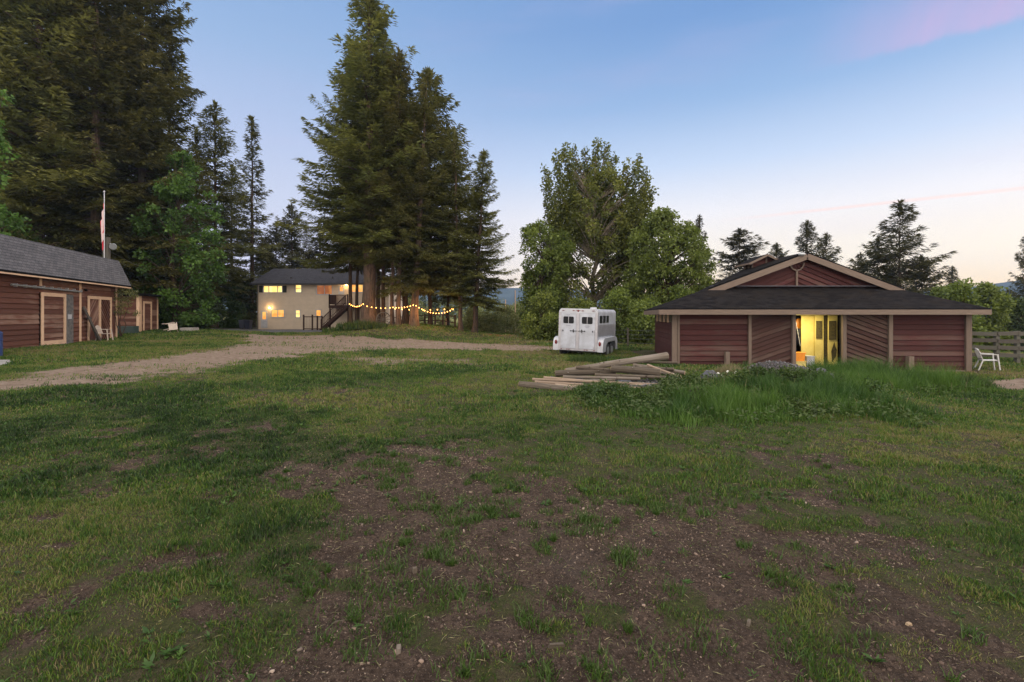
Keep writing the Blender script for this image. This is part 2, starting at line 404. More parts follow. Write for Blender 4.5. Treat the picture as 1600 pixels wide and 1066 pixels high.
def wood(name, base, worn, wear=.35, attr=.35, rough=.85, grain=1.):
    """painted or bare boards: grain along u, paint worn through to grey timber in streaks"""
    m, t, b, o = newmat(name); uv = t.n('ShaderNodeUVMap'); mp_ = t.n('ShaderNodeMapping'); t.l(uv.outputs[0], mp_.inputs[0]); mp_.inputs['Scale'].default_value = (1.2, 22, 1)
    tc_ = t.n('ShaderNodeTexCoord')
    g = t.noise(mp_.outputs[0], 2.0, 6, .65); mp3 = t.n('ShaderNodeMapping'); t.l(uv.outputs[0], mp3.inputs[0]); mp3.inputs['Scale'].default_value = (.8, 5, 1)
    w_ = t.noise(mp3.outputs[0], 1.6, 5, .6); big = t.noise(tc_.outputs['Object'], .7, 3, .5)
    at = t.n('ShaderNodeAttribute', attribute_name='v')
    k = t.math('ADD', t.math('MULTIPLY', w_, .6), t.math('ADD', t.math('MULTIPLY', big, .45), t.math('MULTIPLY', at.outputs['Fac'], .25)))
    fac = t.smap(k, .98 - wear, 1.12 - wear * .7)
    dark = tuple(x * .62 for x in base[:3]) + (1,)
    c = t.mix(t.smap(g, .3, .75), dark, (*base[:3], 1)); c = t.mix(t.math('MULTIPLY', fac, .75), c, (*worn[:3], 1))
    kk = t.math('MULTIPLY_ADD', at.outputs['Fac'], attr, 1 - attr / 2); cc = t.n('ShaderNodeCombineXYZ')
    for i in range(3): t.l(kk, cc.inputs[i])
    c = t.mix(1.0, c, cc.outputs[0], 'MULTIPLY')
    t.l(c, b.inputs['Base Color']); b.inputs['Roughness'].default_value = rough; b.inputs['Specular IOR Level'].default_value = .3
    bump(t, b, g, .004 * grain); return m
def shingle(name, c1, c2, moss=None, sz=.9):
    m, t, b, o = newmat(name); uv = t.n('ShaderNodeUVMap')
    br = t.n('ShaderNodeTexBrick'); t.l(uv.outputs[0], br.inputs[0]); br.inputs['Scale'].default_value = 1; br.inputs['Brick Width'].default_value = .32 * sz; br.inputs['Row Height'].default_value = .16 * sz
    br.inputs['Mortar Size'].default_value = .006; br.inputs['Color1'].default_value = (0, 0, 0, 1); br.inputs['Color2'].default_value = (1, 1, 1, 1); br.inputs['Mortar'].default_value = (.3, .3, .3, 1)
    br.inputs['Bias'].default_value = 0
    tc_ = t.n('ShaderNodeTexCoord'); n1 = t.noise(tc_.outputs['Object'], 1.3, 5, .6); n2 = t.noise(tc_.outputs['Object'], 40, 3, .6)
    f = t.math('ADD', t.math('MULTIPLY', br.outputs[0], .5), t.math('MULTIPLY', n1, .7))
    c = t.mix(t.smap(f, .2, .95), (*c1, 1), (*c2, 1)); c = t.mix(t.smap(n2, .35, .7, 0, .35), c, (c2[0] * 1.5, c2[1] * 1.4, c2[2] * 1.35, 1))
    if moss: c = t.mix(t.smap(n1, .5, .7, 0, .7), c, (*moss, 1))
    c = t.mix(br.outputs['Fac'], c, (.008, .008, .009, 1))
    t.l(c, b.inputs['Base Color']); b.inputs['Roughness'].default_value = 1; b.inputs['Specular IOR Level'].default_value = .03
    # each course steps up towards its lower edge
    sp = t.n('ShaderNodeSeparateXYZ'); t.l(uv.outputs[0], sp.inputs[0]); fr = t.math('FRACT', t.math('DIVIDE', sp.outputs[1], .16 * sz))
    hh = t.math('ADD', t.math('MULTIPLY', fr, -1.0), t.math('ADD', t.math('MULTIPLY', n2, .35), t.math('MULTIPLY', br.outputs['Fac'], -.5)))
    bump(t, b, hh, .02, .8); return m
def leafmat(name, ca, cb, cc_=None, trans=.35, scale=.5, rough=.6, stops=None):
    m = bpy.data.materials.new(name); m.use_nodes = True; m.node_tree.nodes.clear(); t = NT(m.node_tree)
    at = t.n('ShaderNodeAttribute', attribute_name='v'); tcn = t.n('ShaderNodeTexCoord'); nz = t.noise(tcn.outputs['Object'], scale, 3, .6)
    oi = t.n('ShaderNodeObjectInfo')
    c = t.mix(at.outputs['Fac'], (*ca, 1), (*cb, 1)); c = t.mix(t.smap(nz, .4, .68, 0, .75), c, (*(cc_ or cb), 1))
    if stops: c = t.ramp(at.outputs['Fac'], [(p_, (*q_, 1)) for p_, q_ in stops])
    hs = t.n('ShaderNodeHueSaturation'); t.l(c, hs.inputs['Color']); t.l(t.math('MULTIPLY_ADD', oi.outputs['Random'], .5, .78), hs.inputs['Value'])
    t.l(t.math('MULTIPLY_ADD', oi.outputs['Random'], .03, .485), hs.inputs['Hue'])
    df = t.n('ShaderNodeBsdfDiffuse'); tr = t.n('ShaderNodeBsdfTranslucent'); gl = t.n('ShaderNodeBsdfGlossy'); gl.inputs['Roughness'].default_value = .55
    t.l(hs.outputs[0], df.inputs[0]); t.l(hs.outputs[0], tr.inputs[0]); gl.inputs[0].default_value = (.8, .8, .8, 1)
    a = t.n('ShaderNodeMixShader'); a.inputs[0].default_value = trans; t.l(df.outputs[0], a.inputs[1]); t.l(tr.outputs[0], a.inputs[2])
    b = t.n('ShaderNodeMixShader'); b.inputs[0].default_value = .025; t.l(a.outputs[0], b.inputs[1]); t.l(gl.outputs[0], b.inputs[2])
    o = t.n('ShaderNodeOutputMaterial'); t.l(b.outputs[0], o.inputs[0]); return m
def emit(name, c, st, c2=None, scale=3.):
    m, t, b, o = newmat(name); tcn = t.n('ShaderNodeTexCoord'); nz = t.noise(tcn.outputs['Object'], scale, 2, .5)
    col = t.mix(t.smap(nz, .4, .62), (*c, 1), (*(c2 or c), 1)); b.inputs['Base Color'].default_value = (.05, .05, .05, 1); b.inputs['Roughness'].default_value = .15
    t.l(col, b.inputs['Emission Color']); b.inputs['Emission Strength'].default_value = st; return m
def bark(name, c1, c2):
    m, t, b, o = newmat(name); tcn = t.n('ShaderNodeTexCoord'); mp_ = t.n('ShaderNodeMapping'); t.l(tcn.outputs['Object'], mp_.inputs[0]); mp_.inputs['Scale'].default_value = (7, 7, 1.1)
    g = t.noise(mp_.outputs[0], 1.6, 6, .7, .6); c = t.mix(t.smap(g, .35, .65), (*c1, 1), (*c2, 1)); big = t.noise(tcn.outputs['Object'], .9, 2)
    c = t.mix(t.smap(big, .5, .75, 0, .4), c, (.07, .085, .04, 1))
    t.l(c, b.inputs['Base Color']); b.inputs['Roughness'].default_value = .95; b.inputs['Specular IOR Level'].default_value = .2; bump(t, b, g, .05, .9); return m

M = {}
M['siding'] = wood('red_siding', (.068, .018, .018), (.066, .041, .034), .40, .65)
M['siding_shed'] = wood('brown_red_siding', (.135, .055, .038), (.19, .125, .095), .36, .5)
M['diag'] = wood('red_diagonal_boards', (.055, .022, .018), (.074, .051, .041), .42, .45)
M['trim'] = wood('weathered_tan_trim', (.165, .122, .098), (.105, .087, .072), .3, .2)
M['trim_shed'] = wood('tan_trim', (.70, .48, .33), (.5, .36, .25), .2, .15)
M['greywood'] = wood('grey_fence_wood', (.095, .082, .07), (.065, .066, .052), .4, .4)
M['darkwood'] = wood('dark_stained_wood', (.055, .026, .02), (.06, .035, .03), .2, .3)
M['logwood'] = wood('log_bark', (.105, .083, .063), (.165, .143, .125), .4, .4, .9, 3)
M['polewood'] = wood('peeled_pole', (.29, .215, .16), (.23, .195, .16), .35, .3, .85, 2)
M['cutend'] = simple('cut_end', (.33, .24, .15), (.2, .14, .09), 30, .9)
M['shingle_barn'] = shingle('dark_composition_shingle', (.004, .004, .005), (.017, .0155, .016), (.018, .0145, .012))
M['shingle_shed'] = shingle('grey_shingle', (.07, .072, .082), (.115, .115, .128))
M['shingle_house'] = shingle('charcoal_shingle', (.03, .03, .036), (.05, .05, .058))
M['housewall'] = simple('beige_lap_siding', (.55, .45, .35), (.50, .41, .32), 2, .6, attr=.04)
M['whitepaint'] = simple('white_paint', (.44, .45, .49), (.35, .36, .40), 3, .4)
M['plastic'] = simple('white_plastic', (.50, .49, .49), (.42, .41, .40), 8, .45)
M['dirtyplastic'] = simple('cream_plastic', (.50, .42, .36), (.40, .33, .28), 8, .5)
M['trailer'] = simple('white_trailer_paint', (.42, .44, .51), (.31, .32, .36), 2.2, .3)
M['aluminium'] = simple('aluminium_frame', (.40, .39, .42), (.32, .31, .34), 5, .42, metal=.4)
M['blackglass'] = simple('dark_window_glass', (.006, .006, .008), (.01, .01, .012), 3, .3, .15)
M['rubber'] = simple('black_rubber', (.02, .02, .022), (.03, .03, .03), 20, .8)
M['darkmetal'] = simple('dark_metal', (.05, .05, .055), (.03, .03, .03), 12, .5, metal=.5)
M['steel'] = simple('galvanised_steel', (.42, .44, .46), (.33, .34, .35), 9, .45, metal=.6)
M['redlens'] = simple('red_lens', (.16, .010, .012), (.12, .008, .01), 10, .25)
M['amber'] = simple('amber_lens', (.42, .09, .02), (.3, .06, .02), 10, .25)
M['blueplastic'] = simple('blue_plastic', (.02, .05, .16), (.015, .035, .12), 4, .4)
M['navy'] = simple('navy_bin', (.012, .014, .035), (.01, .012, .025), 4, .45)
M['orange'] = simple('orange_plastic', (.85, .30, .02), (.75, .25, .02), 5, .4)
M['yellowwall'] = simple('ochre_painted_board', (.68, .56, .20), (.58, .46, .14), 2.5, .7)
M['scuff_shade'] = simple('scuff_and_gap_shade', (.10, .08, .03), (.04, .03, .015), 14, .9)
M['interior'] = simple('dark_interior', (.03, .022, .014), (.018, .013, .009), 3, .9)
M['tarpmetal'] = simple('scuffed_galvanised_panel', (.075, .075, .08), (.17, .165, .16), 7, .6, metal=.2, bd=.01)
M['concrete'] = simple('concrete', (.30, .28, .26), (.24, .225, .21), 8, .9, bd=.005)
M['stone'] = simple('blue_grey_stone', (.085, .09, .11), (.05, .05, .06), 9, .9, bd=.01)
M['greentarp'] = simple('green_bin', (.02, .05, .045), (.02, .035, .03), 5, .5)
M['bark'] = bark('fir_bark', (.075, .05, .037), (.024, .017, .013))
M['bark_red'] = bark('cedar_bark', (.125, .080, .058), (.040, .027, .02))
M['bark_pale'] = bark('cottonwood_bark', (.23, .19, .145), (.09, .075, .055))
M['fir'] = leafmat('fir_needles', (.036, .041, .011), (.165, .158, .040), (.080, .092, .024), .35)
M['fir_far'] = leafmat('far_fir_needles', (.020, .022, .009), (.075, .068, .024), (.042, .043, .015), .25)
M['fir_green'] = leafmat('hemlock_needles', (.035, .042, .011), (.155, .150, .038), (.09, .10, .025), .35)
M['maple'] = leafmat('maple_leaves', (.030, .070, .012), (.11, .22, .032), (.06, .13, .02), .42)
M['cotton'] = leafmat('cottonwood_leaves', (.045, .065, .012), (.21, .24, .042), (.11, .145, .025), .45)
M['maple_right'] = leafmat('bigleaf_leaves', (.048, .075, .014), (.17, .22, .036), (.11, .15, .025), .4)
M['bushdark'] = leafmat('dark_bush_leaves', (.018, .034, .010), (.065, .10, .022), (.04, .07, .015), .3)
M['bushpale'] = leafmat('pale_shrub_leaves', (.08, .10, .03), (.27, .28, .10), (.17, .19, .06), .4)
M['flower'] = simple('white_seed_head', (.75, .73, .70), (.6, .6, .55), 30, .9)
M['winlit'] = emit('lit_window_cream', (1, .62, .16), 1.4, (1, .78, .32), .9)
M['winamber'] = emit('lit_window_amber', (1, .36, .06), 1.0, (1, .55, .13), 1.3)
M['winorange'] = emit('lit_window_orange', (.42, .11, .025), .6, (.75, .27, .06), 1.0)
M['lampglow'] = emit('porch_lamp_glow', (1, .62, .2), 22)
M['bulb'] = emit('festoon_bulb', (1, .42, .09), 9)
M['tube'] = emit('fluorescent_tube', (1, .86, .42), 6)

# ------------------------------------------------------------------ ground sheet
def ground_material():
    m, t, b, o = newmat('ground'); tcn = t.n('ShaderNodeTexCoord'); v = tcn.outputs['Object']
    A = lambda n: t.n('ShaderNodeAttribute', attribute_name=n).outputs['Fac']
    n_f = t.noise(v, 38, 5, .7); n_m = t.noise(v, 5, 5, .6); n_l = t.noise(v, .45, 4, .55); n_x = t.noise(v, 120, 3, .7)
    dirt0 = t.mix(t.smap(n_x, .4, .7), (.035, .026, .017, 1), (.10, .080, .052, 1))
    grass = t.mix(t.smap(n_f, .3, .7), (.022, .027, .009, 1), (.055, .055, .021, 1))
    grass = t.mix(t.smap(n_m, .42, .62, 0, .85), grass, dirt0)
    dirt = t.mix(t.smap(n_m, .3, .7), (.037, .025, .018, 1), (.078, .054, .041, 1))
    dirt = t.mix(t.smap(n_f, .42, .62, 0, .8), dirt, (.020, .012, .009, 1))
    dirt = t.mix(t.smap(n_x, .58, .68, 0, .8), dirt, (.19, .145, .115, 1))
    dirt = t.mix(t.smap(n_l, .54, .7, 0, .4), dirt, (.085, .068, .062, 1))
    grav = t.mix(t.smap(n_m, .3, .7), (.12, .083, .060, 1), (.235, .180, .145, 1)); grav = t.mix(t.smap(n_f, .45, .7, 0, .6), grav, (.105, .078, .062, 1))
    grav = t.mix(t.smap(n_x, .6, .72, 0, .3), grav, (.36, .31, .26, 1))
    asph = t.mix(t.smap(n_f, .35, .7), (.075, .073, .078, 1), (.13, .125, .13, 1))
    pad = t.mix(t.smap(n_m, .35, .7), (.22, .21, .2, 1), (.3, .29, .28, 1))
    vo = t.n('ShaderNodeTexVoronoi'); vo.inputs['Scale'].default_value = 26; t.l(v, vo.inputs['Vector'])
    heap = t.mix(t.smap(vo.outputs['Distance'], .1, .6), (.09, .087, .095, 1), (.03, .028, .03, 1)); heap = t.mix(t.smap(n_m, .4, .7, 0, .5), heap, (.13, .10, .085, 1))
    mulch = t.mix(t.smap(n_f, .3, .7), (.30, .10, .045, 1), (.17, .07, .035, 1))
    c = grass
    def over(c, a, col, lo=.3, hi=.7):
        k = t.math('ADD', A(a), t.math('MULTIPLY', t.math('SUBTRACT', n_f, .5), .55)); return t.mix(t.smap(k, lo, hi), c, col)
    c = over(c, 'dirt', dirt, .12, .5); c = over(c, 'grav', grav, .2, .75); c = over(c, 'asph', asph, .4, .6); c = over(c, 'pad', pad, .45, .55)
    c = over(c, 'heap', heap); c = over(c, 'mulch', mulch)
    # far land: meadows and scrub
    sp = t.n('ShaderNodeSeparateXYZ'); t.l(v, sp.inputs[0]); far = t.smap(sp.outputs[1], 50, 110)
    c = c; nf1 = t.noise(v, .035, 4, .6); fc = t.mix(t.smap(nf1, .35, .6), (.07, .085, .025, 1), (.20, .19, .07, 1)); fc = t.mix(t.smap(t.noise(v, .3, 4, .7), .5, .7, 0, .7), fc, (.03, .04, .015, 1))
    c = t.mix(far, c, fc)
    t.l(c, b.inputs['Base Color']); b.inputs['Roughness'].default_value = .97; b.inputs['Specular IOR Level'].default_value = .15
    h = t.math('ADD', t.math('MULTIPLY', n_m, 1.2), t.math('ADD', t.math('MULTIPLY', n_f, .5), t.math('MULTIPLY', n_x, .18)))
    bump(t, b, h, .055, 1.0)
    return m
M['ground'] = ground_material()
rows = list(np.arange(-9, 1.4, .35)); y = 1.4
while y < 1850: rows.append(y); y += min(max(.035, .0072 * y), .35 if y < 60 else .035 * y)
rows = np.array(rows); NC = 720
tt = np.linspace(-1, 1, NC); tt = np.sign(tt) * (.72 * np.abs(tt) + .28 * np.abs(tt) ** 3)
wd = 1.3 * np.maximum(rows, 0) + 9
GX = tt[None, :] * wd[:, None]; GY = np.repeat(rows[:, None], NC, 1)
GZ = gz(GX, GY)
mk = masks(GX, GY)
dirt, grav, asph, pad, heap, weed, mulch = mk
near = 1 - sm(GY, 14, 30)
GZ = GZ + (fbm(GX * 9, GY * 9, 5, 3) - .5) * .022 * near * (.4 + dirt) + (fbm(GX * 2.5, GY * 2.5, 6, 2) - .5) * .05 * near * dirt - dirt * .012
GZ = GZ + heap * (fbm(GX * 11, GY * 11, 77, 3) - .5) * .12
idx = np.arange(len(rows) * NC).reshape(len(rows), NC)
F = np.stack([idx[:-1, :-1], idx[:-1, 1:], idx[1:, 1:], idx[1:, :-1]], -1).reshape(-1, 4)
VV = np.stack([GX, GY, GZ], -1).reshape(-1, 3)
names = ['dirt', 'grav', 'asph', 'pad', 'heap', 'weed', 'mulch']
flat = {n_: a.ravel() for n_, a in zip(names, mk)}
gf = flat['grav'][F].mean(1); af = flat['asph'][F].mean(1)
def submesh(name, sel, label):
    f = F[sel]; u, inv = np.unique(f, return_inverse=True)
    o = np_mesh(name, VV[u], inv.reshape(f.shape), M['ground'], None, {n_: ('POINT', a[u]) for n_, a in flat.items()}, smooth=True)
    tag(o, label, None, None, 'structure'); return o
submesh('ground', (gf <= .5) & (af <= .5), 'patchy lawn and brown earth')
submesh('gravel_track', (gf > .5) & (af <= .5), 'pale worn gravel track crossing the lawn')
submesh('driveway', af > .5, 'grey asphalt before the beige house')

# mountains beyond the valley
def mountains():
    V = []; n = 420; prof = []
    layers = [(1500, 118, 1.0, 5), (1760, 185, .6, 9)]
    for (rad, hgt, fq, sd_) in layers:
        hgt *= .62
        pts = []
        for i in range(n):
            a = R_(-80 + 160 * i / (n - 1)); x, y_ = math.sin(a) * rad, math.cos(a) * rad
            px = CX + FP * math.tan(a) if abs(a) < 1.4 else 9999
            e = .42 + .62 * float(fbm(np.array([i * .018 * fq + sd_]), np.array([sd_ * 1.7]), sd_, 5)[0])
            if px > 1150: e *= .62 + .45 * math.exp(-((px - 1640) / 160) ** 2)
            pts.append((x, y_, hgt * e))
        for k, (fr, s_) in enumerate(((0, .84), (.35, .90), (.72, .955), (1, 1.0), (.5, 1.06))):
            for (x, y_, h) in pts:
                nn = float(vnoise(np.array([x * .01 + k]), np.array([y_ * .01]), 3)[0])
                V.append((x * s_, y_ * s_, -14 + (h + 14) * (fr if fr in (0, 1) else fr * (.85 + .3 * nn))))
    m, t, b, o = newmat('forested_slope_haze_tint'); tcn = t.n('ShaderNodeTexCoord'); nz = t.noise(tcn.outputs['Object'], .02, 6, .7)
    t.l(t.mix(t.smap(nz, .35, .65), (.012, .022, .026, 1), (.026, .038, .040, 1)), b.inputs['Base Color']); b.inputs['Roughness'].default_value = 1; b.inputs['Specular IOR Level'].default_value = .0  # bluish tint in the forest colour stands in for part of the haze
    for q in range(2):
        Fm = []; base = 0
        for k in range(4):
            for i in range(n - 1): a = base + k * n + i; Fm.append((a, a + 1, a + n + 1, a + n))
        o_ = np_mesh('mountain_ridge', np.array(V[q * 5 * n:(q + 1) * 5 * n]), np.array(Fm), m, None, None, True)
        tag(o_, ['wooded blue ridge across the valley', 'higher blue ridge behind'][q], None, None, 'structure')
mountains()
# air
hz = MB((0, 0, 0), (1, 0, 0), (0, 1, 0)); hz.box(-2300, 2300, -60, 1950, -45, 230)
m = bpy.data.materials.new('air'); m.use_nodes = True; m.node_tree.nodes.clear(); t = NT(m.node_tree)
vp = t.n('ShaderNodeVolumePrincipled'); vp.inputs['Color'].default_value = (.50, .68, 1, 1); vp.inputs['Density'].default_value = .00016; vp.inputs['Anisotropy'].default_value = .1
oo = t.n('ShaderNodeOutputMaterial'); t.l(vp.outputs[0], oo.inputs['Volume'])
tag(hz.build('haze', m), None, None, None, 'stuff')

# ------------------------------------------------------------------ the long stable shed on the left
SU = Vector((-.310, .951, 0)).normalized(); SN = Vector((.951, .310, 0)).normalized()
def s_at(px): r = (px - CX) / FP; return (-21.8 - 20.7 * r) / (.951 * r + .31)
shed = thing('stable_shed', 'long brown-red boarded stable with grey shingled mansard roof', 'shed', (-21.8, 20.7, .1))
def SMB(): return MB((-21.8, 20.7, 0), SU, SN)
sD0, sD1, sP1, sC0, sC1, sEnd = s_at(60), s_at(98.5), s_at(113), s_at(135), s_at(172), s_at(181)
b = SMB()
b.lap([(-7, .02), (sD0, .02), (sD0, 3.42), (-7, 3.42)], 0, .235, .045)
b.lap([(sD0, 2.68), (sP1, 2.68), (sP1, 3.42), (sD0, 3.42)], 0, .235, .045)
b.lap([(sP1, .02), (sC0, .02), (sC0, 3.42), (sP1, 3.42)], 0, .235, .045)
b.lap([(sC0, 2.7), (sC1, 2.7), (sC1, 3.42), (sC0, 3.42)], 0, .235, .045)
b.lap([(sC1, .02), (sEnd, .02), (sEnd, 3.42), (sC1, 3.42)], 0, .235, .045)
b.build('wall', M['siding_shed'], shed)
b = MB(SMB().p(sEnd, 0, 0), -SN, SU); b.lap([(0, -.1), (6.2, -.1), (6.2, 3.42), (5.4, 5.0), (.6, 5.0), (0, 3.42)], 0, .235, .045); b.build('wall', M['siding_shed'], shed)
b = MB(SMB().p(-7, 0, 0), -SN, -SU); b.lap([(0, -.1), (6.2, -.1), (6.2, 3.42), (5.4, 5.0), (.6, 5.0), (0, 3.42)], 0, .235, .045); b.build('wall', M['siding_shed'], shed)
b = SMB(); b.box(-7, sEnd, -6.2, -6.12, -.1, 3.42); b.box(-7, sEnd, -6.1, -.02, 3.36, 3.41); b.build('back_wall', M['siding_shed'], shed)
b = SMB(); sR = sEnd + .75
def roofquad(mb, n0, z0, n1, z1, th=.1):
    mb.slab([mb.p(-7.7, n0, z0), mb.p(sR, n0, z0), mb.p(sR, n1, z1), mb.p(-7.7, n1, z1)], th, None, tuple(SU))
roofquad(b, .55, 3.48, -.12, 5.08); roofquad(b, -.122, 5.082, -3.1, 5.45); roofquad(b, -3.1, 5.45, -6.08, 5.08); roofquad(b, -6.08, 5.08, -6.7, 3.5)
b.build('roof', M['shingle_shed'], shed)
b = SMB(); b.box(-7.7, sR, .50, .545, 3.31, 3.45); b.box(sR - .1, sR - .05, -6.5, .45, 3.28, 3.45); b.build('fascia', M['trim_shed'], shed)
def batten(s0, s1, z0, z1, n1=.075):
    b = SMB(); b.box(s0, s1, .034, n1, z0, z1); b.build('trim_board', M['trim_shed'], shed)
batten(sD0 - .02, sD0 + .15, 2.98, 3.34); batten(s_at(122.5), s_at(124.8), .12, 3.36); batten(sEnd - .13, sEnd + .03, .02, 3.36)
def framed_door(name, s0, s1, z0, z1, n, split=False, diag=False):
    d = bpy.data.objects.new(name, None); link(d, shed)
    def build_local(mb, nm, mat): return mb.build(nm, mat, d)
    w_ = .16; b = SMB()
    b.box(s0, s0 + w_, n, n + .05, z0, z1); b.box(s1 - w_, s1, n, n + .05, z0, z1); b.box(s0 + w_, s1 - w_, n, n + .05, z1 - w_ * 1.1, z1)
    if not split: b.box(s0 + w_, s1 - w_, n, n + .05, z0, z0 + w_ * 1.3)
    mid_ = (s0 + s1) / 2 - .05
    if split: b.box(mid_ - .09, mid_ + .09, n, n + .055, z0, z1 - w_ * 1.1)
    build_local(b, 'frame', M['trim_shed'])
    if diag:
        b = SMB(); b.lap([(s0 + w_, z0), (mid_ - .09, z0), (mid_ - .09, z1 - w_), (s0 + w_, z1 - w_)], R_(48), .1, .014, n - .02); build_local(b, 'leaf', M['siding_shed'])
        b = SMB(); b.lap([(mid_ + .09, z0), (s1 - w_, z0), (s1 - w_, z1 - w_), (mid_ + .09, z1 - w_)], R_(-48), .19, .045, n - .02); build_local(b, 'leaf', M['siding_shed'])
    else:
        b = SMB(); b.lap([(s0 + w_, z0 + .2), (s1 - w_, z0 + .2), (s1 - w_, z1 - w_), (s0 + w_, z1 - w_)], 0, .235, .03, n - .02); build_local(b, 'leaf', M['siding_shed'])
    return d
framed_door('sliding_door', sD0, sD1, .12, 2.68, .09)
framed_door('double_door', sC0, sC1, .14, 2.68, .05, True, True)
b = SMB(); b.box(sD1 + .02, sP1, .03, .05, .1, 2.66); o = b.build('metal_panel', M['tarpmetal'], shed)
b = SMB(); b.box(s_at(104), s_at(110), .052, .058, 1.38, 1.62); b.build('pale_patch', M['whitepaint'], shed)
b = SMB(); b.tube([b.p(s_at(12), .13, 2.92), b.p(s_at(122.3), .13, 2.86)], .045, 8)
for k in range(9): q = s_at(12) + .3 + k * .68; b.box(q, q + .05, .04, .16, 2.84, 2.99)
b.build('door_rail', M['steel'], shed)
b = SMB(); b.ball(b.p(s_at(131), .11, 2.98), .075); b.tube([b.p(s_at(131), .03, 3.0), b.p(s_at(131), .11, 2.98)], .05, 8); b.build('lamp', M['blackglass'], shed)
b = SMB(); b.box(s_at(133), s_at(137), .06, .2, 1.36, 1.46); b.build('bracket', M['darkmetal'], shed)
b = SMB(); b.box(-7, sEnd + .3, -6.1, .22, -.2, .105); tag(b.build('foundation_slab', M['concrete'], shed))
# boards leaning on the wall
for i, (a, c, w_) in enumerate(((126.5, 132.5, .16), (127.5, 136.5, .2), (128.5, 139, .15))):
    b = SMB(); p0 = b.p(s_at(c), .75 - .15 * i, .12); p1 = b.p(s_at(a), .1 + i * .03, 2.05 - .12 * i); b.bar(p0, p1, w_, .035, SN)
    tag(b.build('leaning_board', M['greywood']), ['shortest-based weathered board leaning beside the stable batten', 'wide weathered board leaning in the middle of three against the stable', 'weathered board leaning closest to the chevron doors of the stable'][i], 'board', 'boards leaning on the stable wall')

# white monobloc chairs
def make_chair(name, label, mat, loc, rz, group=None, tilt=None):
    t_ = thing(name, label, 'chair', loc, rz, group)
    def part(nm, mb, bev=.006):
        q = mb.build(nm, mat, None, bev); q.parent = t_; return q
    b = MB((0, 0, 0), (1, 0, 0), (0, -1, 0)); b.slab([(-.22, -.24, .43), (.22, -.24, .43), (.20, .20, .41), (-.20, .20, .41)], .03); b.box(-.225, .225, .235, .25, .385, .43); part('seat', b)
    b = MB()
    for sx in (-1, 1): b.bar((sx * .20, .20, .42), (sx * .21, .33, .80), .055, .03, (0, 1, 0))
    b.tube([(-.21, .33, .78), (-.12, .345, .835), (0, .35, .85), (.12, .345, .835), (.21, .33, .78)], [.028, .032, .034, .032, .028], 6)
    for k in range(5): x = -.13 + k * .065; b.bar((x, .205, .42), (x * 1.05, .335, .815), .034, .014, (0, 1, 0))
    b.bar((-.2, .212, .46), (.2, .212, .46), .02, .05); part('backrest', b)
    for sx in (-1, 1):
        b = MB(); b.bar((sx * .235, -.25, .645), (sx * .235, .27, .655), .055, .024); b.bar((sx * .235, .26, .65), (sx * .21, .30, .73), .05, .024); part('armrest', b)
        b = MB(); b.bar((sx * .27, -.29, 0), (sx * .235, -.225, .64), .055, .035, (0, 1, 0)); part('leg', b)
        b = MB(); b.bar((sx * .25, .34, 0), (sx * .20, .19, .42), .05, .035, (0, 1, 0)); part('leg', b)
    if tilt: t_.rotation_euler = (tilt[0], tilt[1], rz)
    return t_
cp = SMB().p(s_at(142), .65, .1); cp.z = .11
make_chair('plastic_chair', 'cream plastic armchair against the chevron doors of the long stable', M['dirtyplastic'], cp, R_(105), 'plastic garden chairs')
c2 = onground(1543, 19.2); make_chair('plastic_chair', 'white plastic armchair on the grass by the grey rail fence', M['plastic'], c2, R_(62), 'plastic garden chairs')
c3 = onground(271, 36.5); c3.z += .28; make_chair('plastic_chair', 'white plastic chair toppled beside the concrete block', M['dirtyplastic'], c3, R_(215), 'plastic garden chairs', (R_(-70), R_(8)))
c4 = onground(257, 37.5); c4.z += .30; make_chair('plastic_chair', 'white plastic chair lying on its side by the small outbuilding', M['dirtyplastic'], c4, R_(70), 'plastic garden chairs', (R_(12), R_(78)))
# blue barrel on the pad
bp = onground(-13, 17.6); b = MB(); b.tube([bp + Vector((0, 0, z_)) for z_ in (0, .02, .28, .3, .32, .58, .6, .62, .86, .88)], [.27, .285, .285, .295, .285, .285, .295, .285, .285, .27], 20)
br = thing('plastic_barrel', 'blue plastic barrel on the paved pad by the stable', 'barrel', bp); b.build('body', M['blueplastic'], br)
b = MB(); b.tube([bp + Vector((0, 0, .88)), bp + Vector((0, 0, .91))], [.255, .25], 20); b.build('lid', M['blueplastic'], br)
# flag pole, post and lamp behind the stable
pb = P(168, 415, 32); fx = pb.x
post = thing('utility_post', 'weathered square timber post rising behind the stable roof', 'post', (pb.x, 32, gz1(pb.x, 32)))
b = MB(); zt = P(168, 371, 32).z; b.box8([Vector((pb.x + a, 32 + c, z_)) for z_ in (.2, zt) for a, c in ((-.05, -.1), (.12, -.1), (.12, .1), (-.05, .1))]); b.build('timber', M['greywood'], post)
b = MB(); b.box8([Vector((pb.x - .2 + a, 32 + c, z_)) for z_ in (.2, zt - .35) for a, c in ((-.07, -.06), (.07, -.06), (.07, .06), (-.07, .06))]); b.build('timber', M['greywood'], post)
lz = P(178, 384, 32)
b = MB(); b.tube([(pb.x + .1, 32, lz.z + .1), (pb.x + .3, 31.9, lz.z + .12), (lz.x - .1, 31.9, lz.z + .05)], .025, 6); fl = thing('yard_lamp', 'unlit grey bowl yard lamp on an arm of the timber post', 'lamp', lz); b.build('arm', M['steel'], fl)
b = MB(); b.tube([lz + Vector((-.08, .1, .1)), lz + Vector((0, 0, .04)), lz + Vector((.06, -.12, -.05)), lz + Vector((.1, -.2, -.1))], [.07, .12, .19, .21], 12); b.build('shade', M['steel'], fl)
pl0 = P(163, 405, 31.8); pl1 = P(163, 300, 31.8); pl1.x = pl0.x
